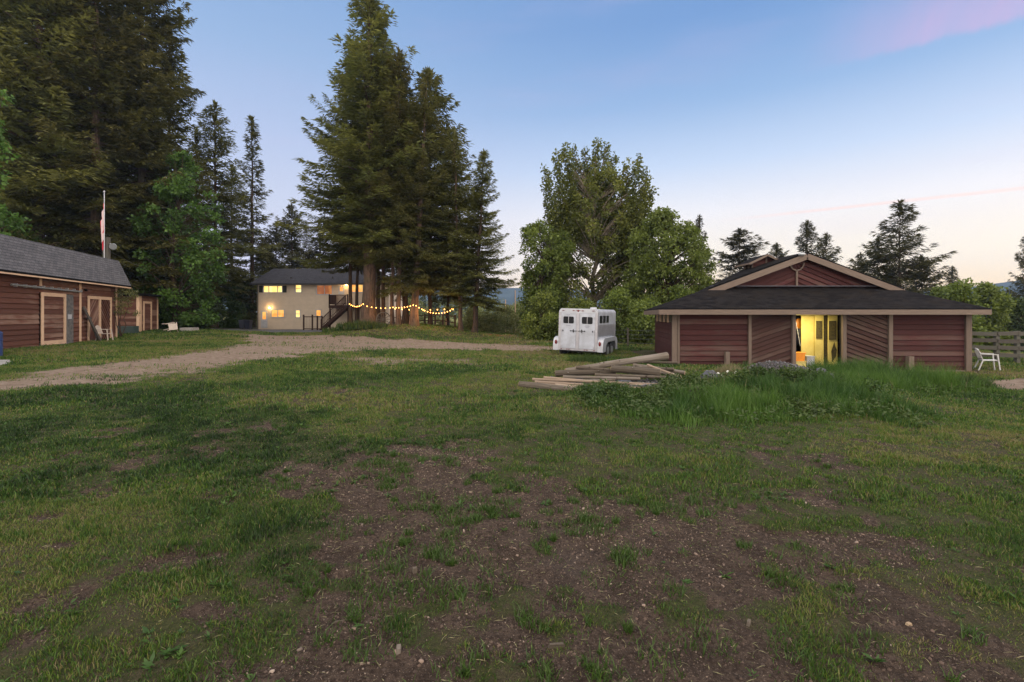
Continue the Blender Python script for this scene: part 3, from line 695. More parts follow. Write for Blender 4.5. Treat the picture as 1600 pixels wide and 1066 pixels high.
fp = thing('flag_pole', 'slender white pole strapped to the timber post', 'flagpole', (pl0.x, 31.8, gz1(pl0.x, 31.8)))
b = MB(); b.tube([(pl0.x, 31.8, .2), (pl0.x, 31.8, pl1.z)], [.034, .022], 8); b.build('pole', M['whitepaint'], fp); b = MB(); b.ball((pl0.x, 31.8, pl1.z + .03), .05); b.build('finial', M['whitepaint'], fp)
def flag():
    m, t, b_, o = newmat('flag_cloth'); uv = t.n('ShaderNodeUVMap'); sp = t.n('ShaderNodeSeparateXYZ'); t.l(uv.outputs[0], sp.inputs[0])
    u = sp.outputs[0]; red = t.math('ADD', t.math('LESS_THAN', u, .25), t.math('GREATER_THAN', u, .75), clamp=True)
    # the leaf: a lobed shape at the centre
    du = t.math('SUBTRACT', u, .5); dv = t.math('SUBTRACT', sp.outputs[1], .5); an = t.math('ARCTAN2', dv, t.math('MULTIPLY', du, 2.0)); rr = t.math('SQRT', t.math('ADD', t.math('MULTIPLY', t.math('MULTIPLY', du, 2.), t.math('MULTIPLY', du, 2.)), t.math('MULTIPLY', dv, dv)))
    lobes = t.math('MULTIPLY_ADD', t.math('ABSOLUTE', t.math('SINE', t.math('MULTIPLY', an, 3.5))), .16, .18); leaf = t.math('LESS_THAN', rr, lobes)
    t.l(t.mix(t.math('ADD', red, leaf, clamp=True), (.45, .34, .34, 1), (.40, .015, .03, 1)), b_.inputs['Base Color']); b_.inputs['Roughness'].default_value = .9
    b = MB(); zt_, zb = P(160, 317, 31.8).z, P(160, 392, 31.8).z; nu, nv = 26, 26
    def q(i, j):
        # hangs limp: hoist down the pole, the fly drooping beside it in folds
        u_, v_ = i / nu, j / nv; top_ = zt_ - v_ * (zt_ - zb) * .50; x = .03 + .10 * math.sin(u_ * 17 + v_ * 1.5) * u_ ** .5 + .16 * u_ * (1 - .4 * v_); yv = .07 * math.cos(u_ * 17 + v_ * 2) * u_ ** .5
        z_ = top_ - u_ ** 1.1 * (zt_ - zb) * .50
        return Vector((pl0.x - x, 31.8 - yv, z_))
    for i in range(nu):
        for j in range(nv): b.face([q(i, j), q(i + 1, j), q(i + 1, j + 1), q(i, j + 1)], 0, [(i / nu, j / nv), ((i + 1) / nu, j / nv), ((i + 1) / nu, (j + 1) / nv), (i / nu, (j + 1) / nv)], True)
    tag(b.build('flag', m), 'limp red and white flag hanging from the slender pole', 'flag')
flag()
# overhead wire
b = MB(); w0 = P(172, 393, 32); w1 = P(330, 430, 60); n_ = 14
b.tube([w0.lerp(w1, i / n_) - Vector((0, 0, 1.2 * math.sin(math.pi * i / n_))) for i in range(n_ + 1)], .018, 4); tag(b.build('overhead_wire', M['darkmetal']), 'thin wire sagging from the timber post into the woods', 'wire')

# ------------------------------------------------------------------ small outbuilding behind it
oc = Vector((-27.57, 36, 0)); ob = thing('outbuilding', 'small brown-red boarded outbuilding with a flat grey roof and narrow door', 'shed', (-27.57, 36, .37))
b = MB(oc, SU, SN); b.lap([(0, .2), (3.4, .2), (3.4, 3.05), (0, 3.05)], 0, .22, .03); b.build('wall', M['siding_shed'], ob)
b = MB(oc - SN * 2.6, SN, -SU); b.lap([(0, .1), (2.6, .1), (2.6, 3.05), (0, 3.05)], 0, .22, .03); b.build('wall', M['siding_shed'], ob)
b = MB(oc, SU, SN); b.box(0.05, 3.4, -2.62, -2.55, .1, 3.05); b.box(3.33, 3.4, -2.54, -.03, .1, 3.05); b.build('back_wall', M['siding_shed'], ob)
b = MB(oc, SU, SN); b.slab([b.p(-.35, .45, 3.18), b.p(3.8, .45, 3.18), b.p(3.8, -2.9, 3.0), b.p(-.35, -2.9, 3.0)], .13, None, tuple(SU)); b.build('roof', M['shingle_shed'], ob)
for (s0, s1) in ((0.0, .18), (3.24, 3.42)):
    b = MB(oc, SU, SN); b.box(s0, s1, .034, .08, .2, 3.0); b.build('trim_board', M['trim_shed'], ob)
b = MB(oc - SN * .17, SN, -SU); b.box(0, .2, .034, .08, .2, 3.0); b.build('trim_board', M['trim_shed'], ob)
dr = bpy.data.objects.new('door', None); link(dr, ob)
b = MB(oc, SU, SN); b.box(.5, .66, .04, .1, .4, 2.62); b.box(1.9, 2.06, .04, .1, .4, 2.62); b.box(.66, 1.9, .04, .1, 2.46, 2.62); b.build('frame', M['trim_shed'], dr)
b = MB(oc, SU, SN); b.lap([(.66, .4), (1.9, .4), (1.9, 2.46), (.66, 2.46)], 0, .2, .03, .03); b.build('leaf', M['siding_shed'], dr)
b = MB(); q = onground(201, 34.4); b.box8([q + Vector((a, c, z_)) for z_ in (0, .55) for a, c in ((-.55, -.3), (.55, -.3), (.5, .3), (-.5, .3))]); tag(b.build('storage_tub', M['greentarp'], None, .04), 'low dark green tub on the grass between the stable and the outbuilding', 'tub')
b = MB(); q = onground(296, 38.5); b.box8([q + Vector((a, c, z_)) for z_ in (-.1, .26) for a, c in ((-.5, -.4), (.5, -.45), (.5, .4), (-.5, .4))]); tag(b.build('concrete_block', M['concrete'], None, .05), 'low rectangular concrete block at the end of the lawn', 'block')

# ------------------------------------------------------------------ beige house
def hx(px, Y=55.): return (px - CX) / FP * Y
def hzz(py, Y=55.): return CH - (py - HY) / FP * Y
house = thing('house', 'two-storey beige house with hipped charcoal roof and lit windows', 'house', (-28.8, 55, -.06))
X0, X1 = hx(402), hx(607); HZ0, HZ1 = -.1, 5.2
def HMB(Y=55.): return MB((0, Y, 0), (1, 0, 0), (0, -1, 0))
openings = [(412, 441, 447, 457), (462, 471, 445.5, 457), (495, 519, 446, 460), (529, 538, 446.5, 460), (548, 567, 445, 456.5), (408, 418, 485.5, 512.5), (424, 444, 484, 495.5), (462, 469, 485, 496), (494, 501.5, 484.5, 494)]
xs = sorted({X0, X1} | {hx(a) for o_ in openings for a in o_[:2]}); b = HMB()
for i in range(len(xs) - 1):
    a, c = xs[i], xs[i + 1]; mid_ = (a + c) / 2
    cuts = sorted([(hzz(o_[3]), hzz(o_[2])) for o_ in openings if hx(o_[0]) < mid_ < hx(o_[1])]); z_ = HZ0
    for lo, hi in cuts + [(HZ1, HZ1)]:
        if lo > z_: b.lap([(a, z_), (c, z_), (c, lo), (a, lo)], 0, .15, .014)
        z_ = hi
b.build('wall', M['housewall'], house)
b = MB((X0, 55, 0), (0, 1, 0), (-1, 0, 0)); b.lap([(0, HZ0), (8.4, HZ0), (8.4, HZ1), (0, HZ1)], 0, .15, .014); b.build('wall', M['housewall'], house)
b = MB((X1, 63.4, 0), (0, -1, 0), (1, 0, 0)); b.lap([(0, HZ0 - .6), (8.4, HZ0 - .6), (8.4, HZ1), (0, HZ1)], 0, .15, .014); b.build('wall', M['housewall'], house)
b = HMB(); b.box(X0, X1, -8.4, -8.3, HZ0 - .6, HZ1); b.box(X0 + .05, X1 - .05, -8.28, -.03, HZ1 - .08, HZ1); b.build('wall', M['housewall'], house)
b = HMB(); b.box(X0 + .05, X1 - .05, -1.2, -1.15, HZ0, HZ1 - .1); b.box(X0 + .05, X1 - .05, -1.14, -.05, 2.55, 2.65); b.build('inner_wall', M['interior'], house)
ex0, ex1, ey0, ey1, ez = X0 - .5, X1 + .5, 54.4, 64, 5.12; ry = 59.2; rz_ = hzz(420, 59.2); rx0, rx1 = hx(427, 59.2), X1 - 2.6
b = MB(); A_, B_, C_, D_ = Vector((ex0, ey0, ez)), Vector((ex1, ey0, ez)), Vector((ex1, ey1, ez)), Vector((ex0, ey1, ez)); E_, F_ = Vector((rx0, ry, rz_)), Vector((rx1, ry, rz_))
b.slab([A_, B_, F_, E_], .12); b.slab([C_, D_, E_, F_], .12); b.slab([D_, A_, E_], .12); b.slab([B_, C_, F_], .12); b.build('roof', M['shingle_house'], house)
b = HMB(); b.box(ex0, ex1, .6, .68, ez - .17, ez - .02); b.build('gutter', M['darkmetal'], house)
b = HMB(); b.tube([(X0 + .12, 54.9, HZ0), (X0 + .12, 54.9, ez - .15)], .05, 6); b.build('downpipe', M['darkmetal'], house)
for (vx, vy) in ((455, 437), (520, 436)):
    b = MB(); q = P(vx, vy, 55.9); b.tube([q - Vector((0, 0, .25)), q + Vector((0, 0, .28))], .09, 8); b.build('roof_vent', M['darkmetal'], house)
def window(px0, px1, py0, py1, mat, shut=False, bars=(), hb=None):
    a, c, lo, hi = hx(px0), hx(px1), hzz(py1), hzz(py0); b = HMB(); e = .07
    b.box(a - e, a + .02, -.06, .05, lo - e, hi + e); b.box(c - .02, c + e, -.06, .05, lo - e, hi + e); b.box(a + .02, c - .02, -.06, .05, hi - .02, hi + e); b.box(a + .02, c - .02, -.06, .055, lo - e, lo + .02)
    for f in bars: x = a + (c - a) * f; b.box(x - .03, x + .03, -.05, .03, lo + .02, hi - .02)
    if hb: z_ = lo + (hi - lo) * hb; b.box(a + .02, c - .02, -.045, .025, z_ - .03, z_ + .03)
    w_ = b.build('window', M['whitepaint'], house)
    b = HMB(); b.box(a + .02, c - .02, -.05, -.045, lo + .02, hi - .02); b.build('pane', mat, w_)
    if shut:
        for s_ in (-1, 1):
            b = HMB(); x = (a - .5) if s_ < 0 else (c + .08); b.box(x, x + .42, .02, .06, lo - .02, hi + .05)
            for k in range(8): b.box(x + .04, x + .38, .061, .072, lo + .04 + k * (hi - lo) / 8, lo + .04 + (k + .6) * (hi - lo) / 8)
            b.build('shutter', M['darkmetal'], w_)
window(412, 441, 447, 457, M['winlit'], True, (.28, .75)); window(462, 471, 445.5, 457, M['winlit'], False, (), .5); window(495, 519, 446, 460, M['winorange'], False, (.5,))
window(548, 567, 445, 456.5, M['winamber'], False, (.45,)); window(424, 444, 484, 495.5, M['winamber'], False, (.5,)); window(462, 469, 485, 496, M['winlit'], False, (), .5); window(494, 501.5, 484.5, 494, M['winamber'])
# a hanging lamp seen in the dining window
b = MB(); q = P(513, 449.5, 55.12); b.ball(q, .16, 8, 6, (1, .15, .6)); b.build('room_lamp', M['lampglow'], house)
def hdoor(px0, px1, py0, py1, glass):
    a, c, lo, hi = hx(px0), hx(px1), hzz(py1), hzz(py0); b = HMB(); b.box(a, c, -.03, .03, lo, hi); d = b.build('door', M['whitepaint'], house)
    b = HMB(); b.box(a + .16, c - .16, .031, .036, lo + (hi - lo) * glass, hi - .14); b.build('pane', M['winamber'], d)
    b = HMB(); b.ball(b.p(c - .09, .06, lo + .95), .04); b.build('handle', M['steel'], d)
hdoor(408, 418, 485.5, 512.5, .5); hdoor(529, 538, 446.5, 460, .35)
def porch_lamp(px, py, label, watts, r=.09):
    q = P(px, py, 54.85); t_ = thing('porch_lamp', label, 'lamp', q, 0, 'lit lamps on the house front')
    b = MB(); b.box(q.x - .05, q.x + .05, -q.y - .13, -q.y - .02, q.z + .02, q.z + .12); b.build('bracket', M['darkmetal'], t_)
    b = MB(); b.ball(q, r, 10, 8); b.build('globe', M['lampglow'], t_)
    l = bpy.data.lights.new('lamp_light', 'POINT'); l.energy = watts; l.color = (1, .62, .25); l.shadow_soft_size = .1; lo_ = bpy.data.objects.new('lamp_light', l); link(lo_, t_); lo_.location = (0, -.22, 0)
porch_lamp(421, 481, 'glowing lamp between the lower white door and the window', 26)
porch_lamp(541, 444.5, 'bright glowing lamp under the eave above the deck', 50, .13)
# deck with stair
dk = thing('timber_deck', 'dark stained upper deck with railing on the house front', 'deck', (hx(530), 53.5, gz1(hx(530), 53.5)))
dx0, dx1 = hx(514, 53), hx(562, 53); dz = hzz(477, 53)
b = MB(); b.box(dx0, dx1, -54.95, -52.9, dz - .32, dz); b.build('floor', M['darkwood'], dk)
for px in (dx0 + .1, (dx0 + dx1) / 2 + .4, dx1 - .1):
    b = MB(); b.box(px - .07, px + .07, -53.1, -52.96, gz1(px, 53) - .2, dz - .33); b.build('post', M['darkwood'], dk)
def railing(pts, h, parent, step=.14, y_=None):
    b = MB()
    for (p0, p1) in zip(pts[:-1], pts[1:]):
        p0, p1 = Vector(p0), Vector(p1); L = (p1 - p0).length; up = Vector((0, 0, h))
        b.bar(p0 + up, p1 + up, .09, .06); b.bar(p0 + Vector((0, 0, .12)), p1 + Vector((0, 0, .12)), .06, .05)
        for k in range(int(L / step) + 1): q = p0.lerp(p1, k * step / L); b.bar(q + Vector((0, 0, .1)), q + up, .05, .035, (0, 1, 0))
        for e_ in (p0, p1): b.bar(e_ - Vector((0, 0, .1)), e_ + up + Vector((0, 0, .1)), .1, .1, (0, 1, 0))
    return b.build('railing', M['darkwood'], parent)
railing([(dx0 + .05, 54.8, dz), (dx0 + .05, 52.95, dz), (dx1 - 1.3, 52.95, dz)], 1.1, dk, .13)
sx0 = hx(503, 52.2); sx1 = hx(541, 52.2); sz0 = gz1(sx0, 52.2)
st = bpy.data.objects.new('stair', None); link(st, dk)
n_ = 13; b = MB()
for k in range(n_):
    x = sx0 + (sx1 - sx0) * k / (n_ - 1); z_ = sz0 + (dz - sz0) * (k + 1) / n_; b.box(x - .05, x + .26, -52.85, -51.95, z_ - .05, z_)
b.build('tread', M['darkwood'], st)
b = MB()
for yy in (51.93, 52.87): b.bar((sx0 - .1, yy, sz0 - .05), (sx1 + .1, yy, dz - .2), .05, .28)
b.build('stringer', M['darkwood'], st)
b = MB(); p0 = Vector((sx0, 51.9, sz0 + .1)); p1 = Vector((sx1, 51.9, dz))
b.bar(p0 + Vector((0, 0, 1)), p1 + Vector((0, 0, 1)), .09, .07); b.bar(p0 + Vector((0, 0, .25)), p1 + Vector((0, 0, .25)), .05, .05)
for k in range(20): q = p0.lerp(p1, k / 19); b.bar(q, q + Vector((0, 0, 1)), .05, .04, (0, 1, 0))
b.build('railing', M['darkwood'], st)
# little yard gate before the house
gt = thing('wire_gate', 'dark post and rail gate panel standing before the beige wall', 'gate', (hx(488, 51.5), 51.5, gz1(hx(488, 51.5), 51.5)))
gp_ = [hx(a, 51.5) for a in (474.5, 488, 496, 503)]; g0 = gz1(gp_[0], 51.5)
for i, x in enumerate(gp_):
    b = MB(); b.box(x - .06, x + .06, -51.56, -51.44, g0 - .2, g0 + 1.52 + (.12 if i in (0, 1) else 0)); b.build('post', M['darkwood'], gt)
for z0_, z1_ in ((1.36, 1.45), (.1, .18)):
    b = MB(); b.box(gp_[0], gp_[-1], -51.54, -51.46, g0 + z0_, g0 + z1_); b.build('rail', M['darkwood'], gt)
b = MB(); x = gp_[0]
while x < gp_[-1]: b.bar((x, 51.5, g0 + .18), (x, 51.5, g0 + 1.36), .012, .012, (0, 1, 0)); x += .15
b.build('mesh', M['darkmetal'], gt)
# wheelie bins beside the house
for i, px in enumerate((380, 388)):
    q = onground(px, 54 - i * .4); t_ = thing('wheeled_bin', ['dark navy wheeled bin nearer the trees beside the house', 'dark navy wheeled bin nearer the house corner'][i], 'bin', q, R_(8 * i - 5), 'bins beside the house')
    b = MB(); b.box8([Vector((a * k, c * k, z_)) for z_, k in ((.08, .82), (.95, 1)) for a, c in ((-.3, -.34), (.3, -.34), (.3, .34), (-.3, .34))]); o = b.build('body', M['navy']); o.parent = t_
    b = MB(); b.box8([Vector((a, c, z_ + (.03 if c > 0 else 0))) for z_ in (.955, 1.02) for a, c in ((-.33, -.38), (.33, -.38), (.33, .38), (-.33, .38))]); o = b.build('lid', M['navy']); o.parent = t_
    for s_ in (-1, 1): b = MB(); b.tube([(s_ * .24, .3, .1), (s_ * .3, .3, .1)], .1, 12); o = b.build('wheel', M['rubber']); o.parent = t_

# ------------------------------------------------------------------ red barn
BY = 19.0
def bx_(px, Y=BY): return (px - CX) / FP * Y
def bz(py, Y=BY): return CH - (py - HY) / FP * Y
barn = thing('barn', 'low dark red barn with hipped shingle roof, front gable and open lit doorway', 'barn', (12, 19, -.5))
def BMB(Y=BY): return MB((0, Y, 0), (1, 0, 0), (0, -1, 0))
x_l, x_p1, x_d0, x_d1, x_p2, x_r = bx_(1051), bx_(1170), bx_(1238), bx_(1313), bx_(1387), bx_(1512)
zt = 1.78
b = BMB(); b.lap([(x_l, -.7), (x_p1, -.7), (x_p1, zt), (x_l, zt)], 0, .205, .05); b.build('wall', M['siding'], barn)
b = BMB(); b.lap([(x_p2, -1.05), (x_r, -1.05), (x_r, zt), (x_p2, zt)], 0, .205, .05); b.build('wall', M['siding'], barn)
b = BMB(); b.box(x_p2 + .3, x_r, .04, .09, -.66, -.56); b.build('sill_board', M['trim'], barn)
b = BMB(); b.box(x_p1, x_d0 - .02, -.05, -.025, -.7, zt); b.box(x_d1 + .02, x_p2, -.05, -.025, -1.1, zt); b.box(x_d0 - .02, x_d1 + .02, -.03, .0, 1.655, zt); b.build('wall', M['interior'], barn)
for (a, c, ang, zb) in ((x_p1 + .04, x_d0 - .06, R_(19), -.6), (x_d1 + .06, x_p2 - .04, R_(-20), -1.05)):
    b = BMB(); b.lap([(a, zb), (c, zb), (c, 1.66), (a, 1.66)], ang, .165, .05, .06); d = b.build('sliding_door', M['diag'], barn)
    b = BMB(); b.box(a, c, .0, .035, zb, 1.66); b.build('backing', M['interior'], d)
def bpost(a, c, z0, z1=1.74, n0=.035, n1=.12):
    b = BMB(); b.box(a, c, n0, n1, z0, z1); b.build('post', M['trim'], barn)
bpost(x_l - .05, x_l + .13, -.42); bpost(x_l + .16, x_l + .25, -.42, 1.7, .035, .08); bpost(x_p1 - .06, x_p1 + .05, -.6); bpost(x_d0 - .1, x_d0 + .03, -.6, 1.74, .1, .2); bpost(x_d1 - .03, x_d1 + .11, -.7, 1.74, .1, .2); bpost(x_p2 - .08, x_p2 + .07, -1.05, 1.74, .1, .18); bpost(x_r - .16, x_r + .06, -.7)
bpost(bx_(1132) - .08, bx_(1132) + .08, -.7, bz(549), .15, .3); bpost(bx_(1414) - .1, bx_(1414) + .1, -1.0, bz(556), .15, .32)
b = BMB(); b.box(x_d0 - .05, x_d1 + .1, .2, .26, 1.60, 1.66); b.build('door_rail', M['trim'], barn)
# side walls
wl0, wl1 = Vector((x_l, BY, 0)), Vector((7.2, 24.4, 0)); dl = (wl1 - wl0); Ls = dl.length; dl.normalize(); nl = Vector((-dl.y, dl.x, 0))
b = MB(wl1, -dl, nl); b.lap([(0, -.5), (Ls, -.5), (Ls, 1.28), (0, 1.28)], 0, .205, .05); b.lap([(0, 1.28), (.8, 1.28), (.8, zt), (0, zt)], 0, .205, .05); b.build('wall', M['siding'], barn)
for k in range(4):
    b = MB(wl1, -dl, nl); u = .85 + k * 1.15; b.box(u - .06, u + .12, -.02, .05, 1.285, zt - .02); b.build('stud', M['trim_shed'], barn)
    b = MB(wl1, -dl, nl); b.box(u + .13, min(u + 1.08, Ls - .05), -.03, -.01, 1.29, zt - .02); b.build('window', M['blackglass'], barn)
wr0, wr1 = Vector((x_r, BY, 0)), Vector((17.2, 24.4, 0)); dr_ = (wr1 - wr0); Lr = dr_.length; dr_.normalize(); nr = Vector((dr_.y, -dr_.x, 0))
b = MB(wr0, dr_, nr); b.lap([(0, -.9), (Lr, -.9), (Lr, zt), (0, zt)], 0, .205, .05); b.build('wall', M['siding'], barn)
b = MB((17.2, 24.4, 0), (-1, 0, 0), (0, 1, 0)); b.lap([(0, -.9), (10, -.9), (10, zt), (0, zt)], 0, .205, .05); b.build('wall', M['siding'], barn)
# roof: Dutch gable
E1, E2, E3, E4 = Vector((5.55, 18.35, 1.84)), Vector((18.08, 18.35, 1.84)), Vector((17.7, 25.0, 1.84)), Vector((6.80, 25.0, 1.84))
G1, G2 = Vector((8.62, 21.0, 2.80)), Vector((16.28, 21.0, 2.80)); K1, K2 = Vector((8.75, 23.1, 2.62)), Vector((15.6, 23.1, 2.66))
AF, AB = Vector((12.50, 20.62, 4.27)), Vector((11.95, 23.5, 4.15))
GL, GR = Vector((8.30, 20.62, 2.72)), Vector((16.62, 20.62, 2.72))
b = MB(); b.slab([E1, E2, G2, G1], .06, None, (1, 0, 0)); b.slab([E4, E1, G1, K1], .06); b.slab([E2, E3, K2, G2], .06); b.slab([E3, E4, K1, K2], .06, None, (1, 0, 0))
b.slab([GL, AF, AB, K1 + Vector((0, .3, .02))], .07, None, (0, 1, 0)); b.slab([AF, GR, K2 + Vector((0, .3, .02)), AB], .07, None, (0, 1, 0)); b.build('roof', M['shingle_barn'], barn)
b = MB(); b.slab([E1 + Vector((.12, .12, -.1)), E2 + Vector((-.12, .12, -.1)), E3 + Vector((-.1, -.1, -.1)), E4 + Vector((.1, -.1, -.1))], .03); b.build('soffit', M['darkwood'], barn)
b = MB()
for a, c in ((E1, E2), (E2, E3), (E4, E1)):
    z_ = Vector((0, 0, -.14)); b.bar(a + z_, c + z_, .045, .19)
b.build('fascia', M['trim'], barn)
b = MB()
for a, c in ((GL, AF), (AF, GR)):
    z_ = Vector((0, -.03, -.20)); b.bar(a + z_, c + z_, .045, .24, (0, 0, 1))
b.build('rake_board', M['trim'], barn)
b = MB(); b.bar(G1 + Vector((-.1, -.12, .03)), G2 + Vector((.1, -.12, .03)), .22, .03); b.build('flashing', M['stone'], barn)
g_ = MB((0, 21, 0), (1, 0, 0), (0, -1, 0)); ax = 12.3
g_.lap([(8.9, 2.70), (ax, 2.70), (ax, 4.02), (12.2, 4.02)], R_(22), .19, .05); g_.lap([(ax, 2.70), (16.1, 2.70), (12.7, 4.02), (ax, 4.02)], R_(-22), .19, .05); g_.build('gable_wall', M['siding'], barn)
g_ = MB((0, 23.1, 0), (-1, 0, 0), (0, 1, 0)); g_.lap([(-15.4, 2.6), (-8.9, 2.6), (-12.0, 3.9)], 0, .19, .03); g_.build('gable_wall', M['siding'], barn)
# Y-shaped fork ornament
b = MB(); yq = 20.9; c0 = P(1245, 423, yq); b.bar(P(1245, 448, yq), c0, .07, .05, (0, 1, 0)); pts = [P(1234, 411, yq), P(1235, 416, yq), P(1239, 421, yq), c0, P(1251, 421, yq), P(1255, 416, yq), P(1256, 411, yq)]
for a, c in zip(pts[:-1], pts[1:]): b.bar(a, c, .05, .05, (0, 1, 0))
b.build('fork_ornament', M['trim'], barn)
b = MB(); b.ball(P(1253, 397.5, 20.5), .12, 8, 6, (1.3, 1, .6)); b.build('ridge_cap', M['steel'], barn)
# cupola
cu = bpy.data.objects.new('cupola', None); link(cu, barn)
cx0, cx1, cy0, cy1 = 10.95, 12.0, 22.1, 22.95; CMB = lambda: MB((0, cy0, 0), (1, 0, 0), (0, -1, 0))
cz0, cz1 = 3.6, 3.97
b = CMB(); b.lap([(cx0, cz0), (cx1, cz0), (cx1, cz1 + .02), ((cx0 + cx1) / 2, cz1 + .32), (cx0, cz1 + .02)], 0, .15, .02); b.box(cx0, cx1, -.85, -.8, cz0, cz1); b.box(cx1 - .04, cx1, -.79, -.02, cz0, cz1); b.box(cx0, cx0 + .03, -.79, -.02, cz0, cz0 + .12); b.build('wall', M['siding'], cu)
for n0 in (-.1, -.45, -.84): b = CMB(); b.box(cx0 - .03, cx0 + .05, n0, n0 + .1, cz0 + .05, cz1 + .03); b.build('post', M['trim'], cu)
b = CMB(); b.box(cx0 + .55, cx0 + .62, .03, .06, cz0, cz1 + .25); b.build('post', M['trim'], cu)
b = CMB(); mx = (cx0 + cx1) / 2
b.slab([(cx0 - .3, cy0 - .25, cz1 - .04), (mx, cy0 - .25, cz1 + .36), (mx, cy1 + .25, cz1 + .36), (cx0 - .3, cy1 + .25, cz1 - .04)], .04); b.slab([(mx, cy0 - .25, cz1 + .36), (cx1 + .3, cy0 - .25, cz1 - .04), (cx1 + .3, cy1 + .25, cz1 - .04), (mx, cy1 + .25, cz1 + .36)], .04); b.build('roof', M['shingle_barn'], cu)
b = CMB(); b.bar((cx0 - .3, cy0 - .28, cz1 - .09), (mx, cy0 - .28, cz1 + .31), .03, .09, (0, 0, 1)); b.bar((mx, cy0 - .28, cz1 + .31), (cx1 + .3, cy0 - .28, cz1 - .09), .03, .09, (0, 0, 1)); b.bar((cx0 - .32, cy0 - .25, cz1 - .08), (cx0 - .32, cy1 + .25, cz1 - .08), .03, .08); b.build('fascia', M['trim'], cu)
# interior
b = BMB(); b.box(x_l + .1, x_r - .1, -5.2, -.04, -.75, -.52); b.build('floor', M['concrete'], barn)
def ib(px0, px1, py0, py1, Y, mat, name, parent=barn, th=.03, r=None):
    b = MB((0, Y, 0), (1, 0, 0), (0, -1, 0)); b.box(bx_(px0, Y), bx_(px1, Y), -th, 0, bz(py1, Y), bz(py0, Y)); return b.build(name, mat, parent)
IY = 20.4
ib(1252, 1290, 478, 583, IY, M['yellowwall'], 'partition_wall'); ib(1205, 1242.5, 478, 583, IY, M['yellowwall'], 'partition_wall')
b = BMB(); b.box(bx_(1200, IY), bx_(1330, IY), -2.6, -2.55, -.6, 1.75); b.build('inner_wall', M['interior'], barn)
d = ib(1273.5, 1287, 493, 581, IY - .12, M['yellowwall'], 'inner_door'); ib(1275.5, 1285, 501.5, 529, IY - .155, M['scuff_shade'], 'window', d, .015)
d = ib(1294, 1308.5, 493, 583, IY - .30, M['yellowwall'], 'inner_door'); ib(1295.5, 1306.5, 501.5, 531, IY - .335, M['scuff_shade'], 'window', d, .015)
b = MB((0, IY - .35, 0), (1, 0, 0), (0, -1, 0)); cxs = bx_(1301, IY - .35)
pg = [(cxs - .06, bz(566, IY)), (cxs + .02, bz(560, IY)), (cxs + .1, bz(556, IY)), (cxs + .14, bz(546, IY)), (cxs + .07, bz(540, IY)), (cxs + .03, bz(533, IY)), (cxs - .03, bz(540, IY)), (cxs - .10, bz(548, IY))]; b.sheet(pg, .06, .4); b.build('scuff_mark', M['scuff_shade'], d)
ib(1287.5, 1292, 493, 583, IY - .05, M['scuff_shade'], 'gap_shade_strip')  # dark plate painted in for the shade between the two inner doors
ib(1240, 1311, 478, 492.5, IY - .2, M['yellowwall'], 'lintel')
# things in the doorway
def stack(name, label, cat, px0, px1, py0, py1, Y, mat, taper=1.0, bev=.02, dep=.4):
    b = MB((0, Y, 0), (1, 0, 0), (0, -1, 0)); a, c, lo, hi = bx_(px0, Y), bx_(px1, Y), bz(py1, Y), bz(py0, Y); m_ = (a + c) / 2; h = (c - a) / 2
    b.box8([Vector((m_ + s_ * h * k, Y + q_ * dep / 2 * k + dep / 2, z_)) for z_, k in ((lo, taper), (hi, 1)) for s_, q_ in ((-1, -1), (1, -1), (1, 1), (-1, 1))])
    t_ = thing(name, label, cat, (m_, Y, lo)); o = b.build('body', mat, t_, bev)
    b = MB((0, Y, 0), (1, 0, 0), (0, -1, 0)); b.box(a - .02, c + .02, -dep - .02, .02, hi, hi + .035); b.build('rim', mat, t_, .01)
stack('feed_tub', 'orange plastic tub on a pale box just inside the barn doorway', 'tub', 1240, 1258.5, 552.5, 564.5, 19.35, M['orange'], .9)
stack('storage_box', 'pale cream box under the orange tub in the barn doorway', 'box', 1239.5, 1259.5, 566, 583, 19.35, M['yellowwall'], 1)
stack('storage_box', 'pale low chest beside the orange tub inside the barn', 'box', 1261, 1273, 558, 583, 19.65, M['whitepaint'], 1)
b = MB(); p0 = P(1244, 500, 20.6); 
hg = thing('hanging_coat', 'orange and dark jacket hanging in the gap of the barn partition', 'jacket', P(1248, 500, 20.7))
b = MB(); q = P(1248, 507, 20.75); b.ball(q, .24, 10, 8, (.75, .35, 1.1)); b.build('hood', M['orange'], hg)
b = MB(); q = P(1249, 524, 20.75); b.tube([q + Vector((0, 0, .3)), q, q - Vector((0, 0, .35))], [.12, .17, .13], 10); b.build('body', M['navy'], hg)
b = MB(); b.tube([P(1243.5, 503, 20.2), P(1250.5, 541, 20.2)], .014, 6); tag(b.build('broom_handle', M['whitepaint']), 'thin pale stick leaning in the gap of the barn partition', 'stick')
tb = thing('strip_lamp', 'lit strip lamp under the ceiling inside the barn door', 'lamp', (bx_(1276), 19.6, 1.72))
b = MB(); b.box(bx_(1262, 19.6), bx_(1300, 19.6), -19.68, -19.56, 1.71, 1.75); b.build('housing', M['whitepaint'], tb)
b = MB(); b.tube([(bx_(1264, 19.6), 19.62, 1.685), (bx_(1298, 19.6), 19.62, 1.685)], .022, 8); b.build('tube', M['tube'], tb)
l = bpy.data.lights.new('strip_light', 'AREA'); l.shape = 'RECTANGLE'; l.size = 1.2; l.size_y = .12; l.energy = 62; l.color = (1, .84, .42)
lo_ = bpy.data.objects.new('strip_light', l); link(lo_, tb); lo_.location = (0, -.02, -.07)

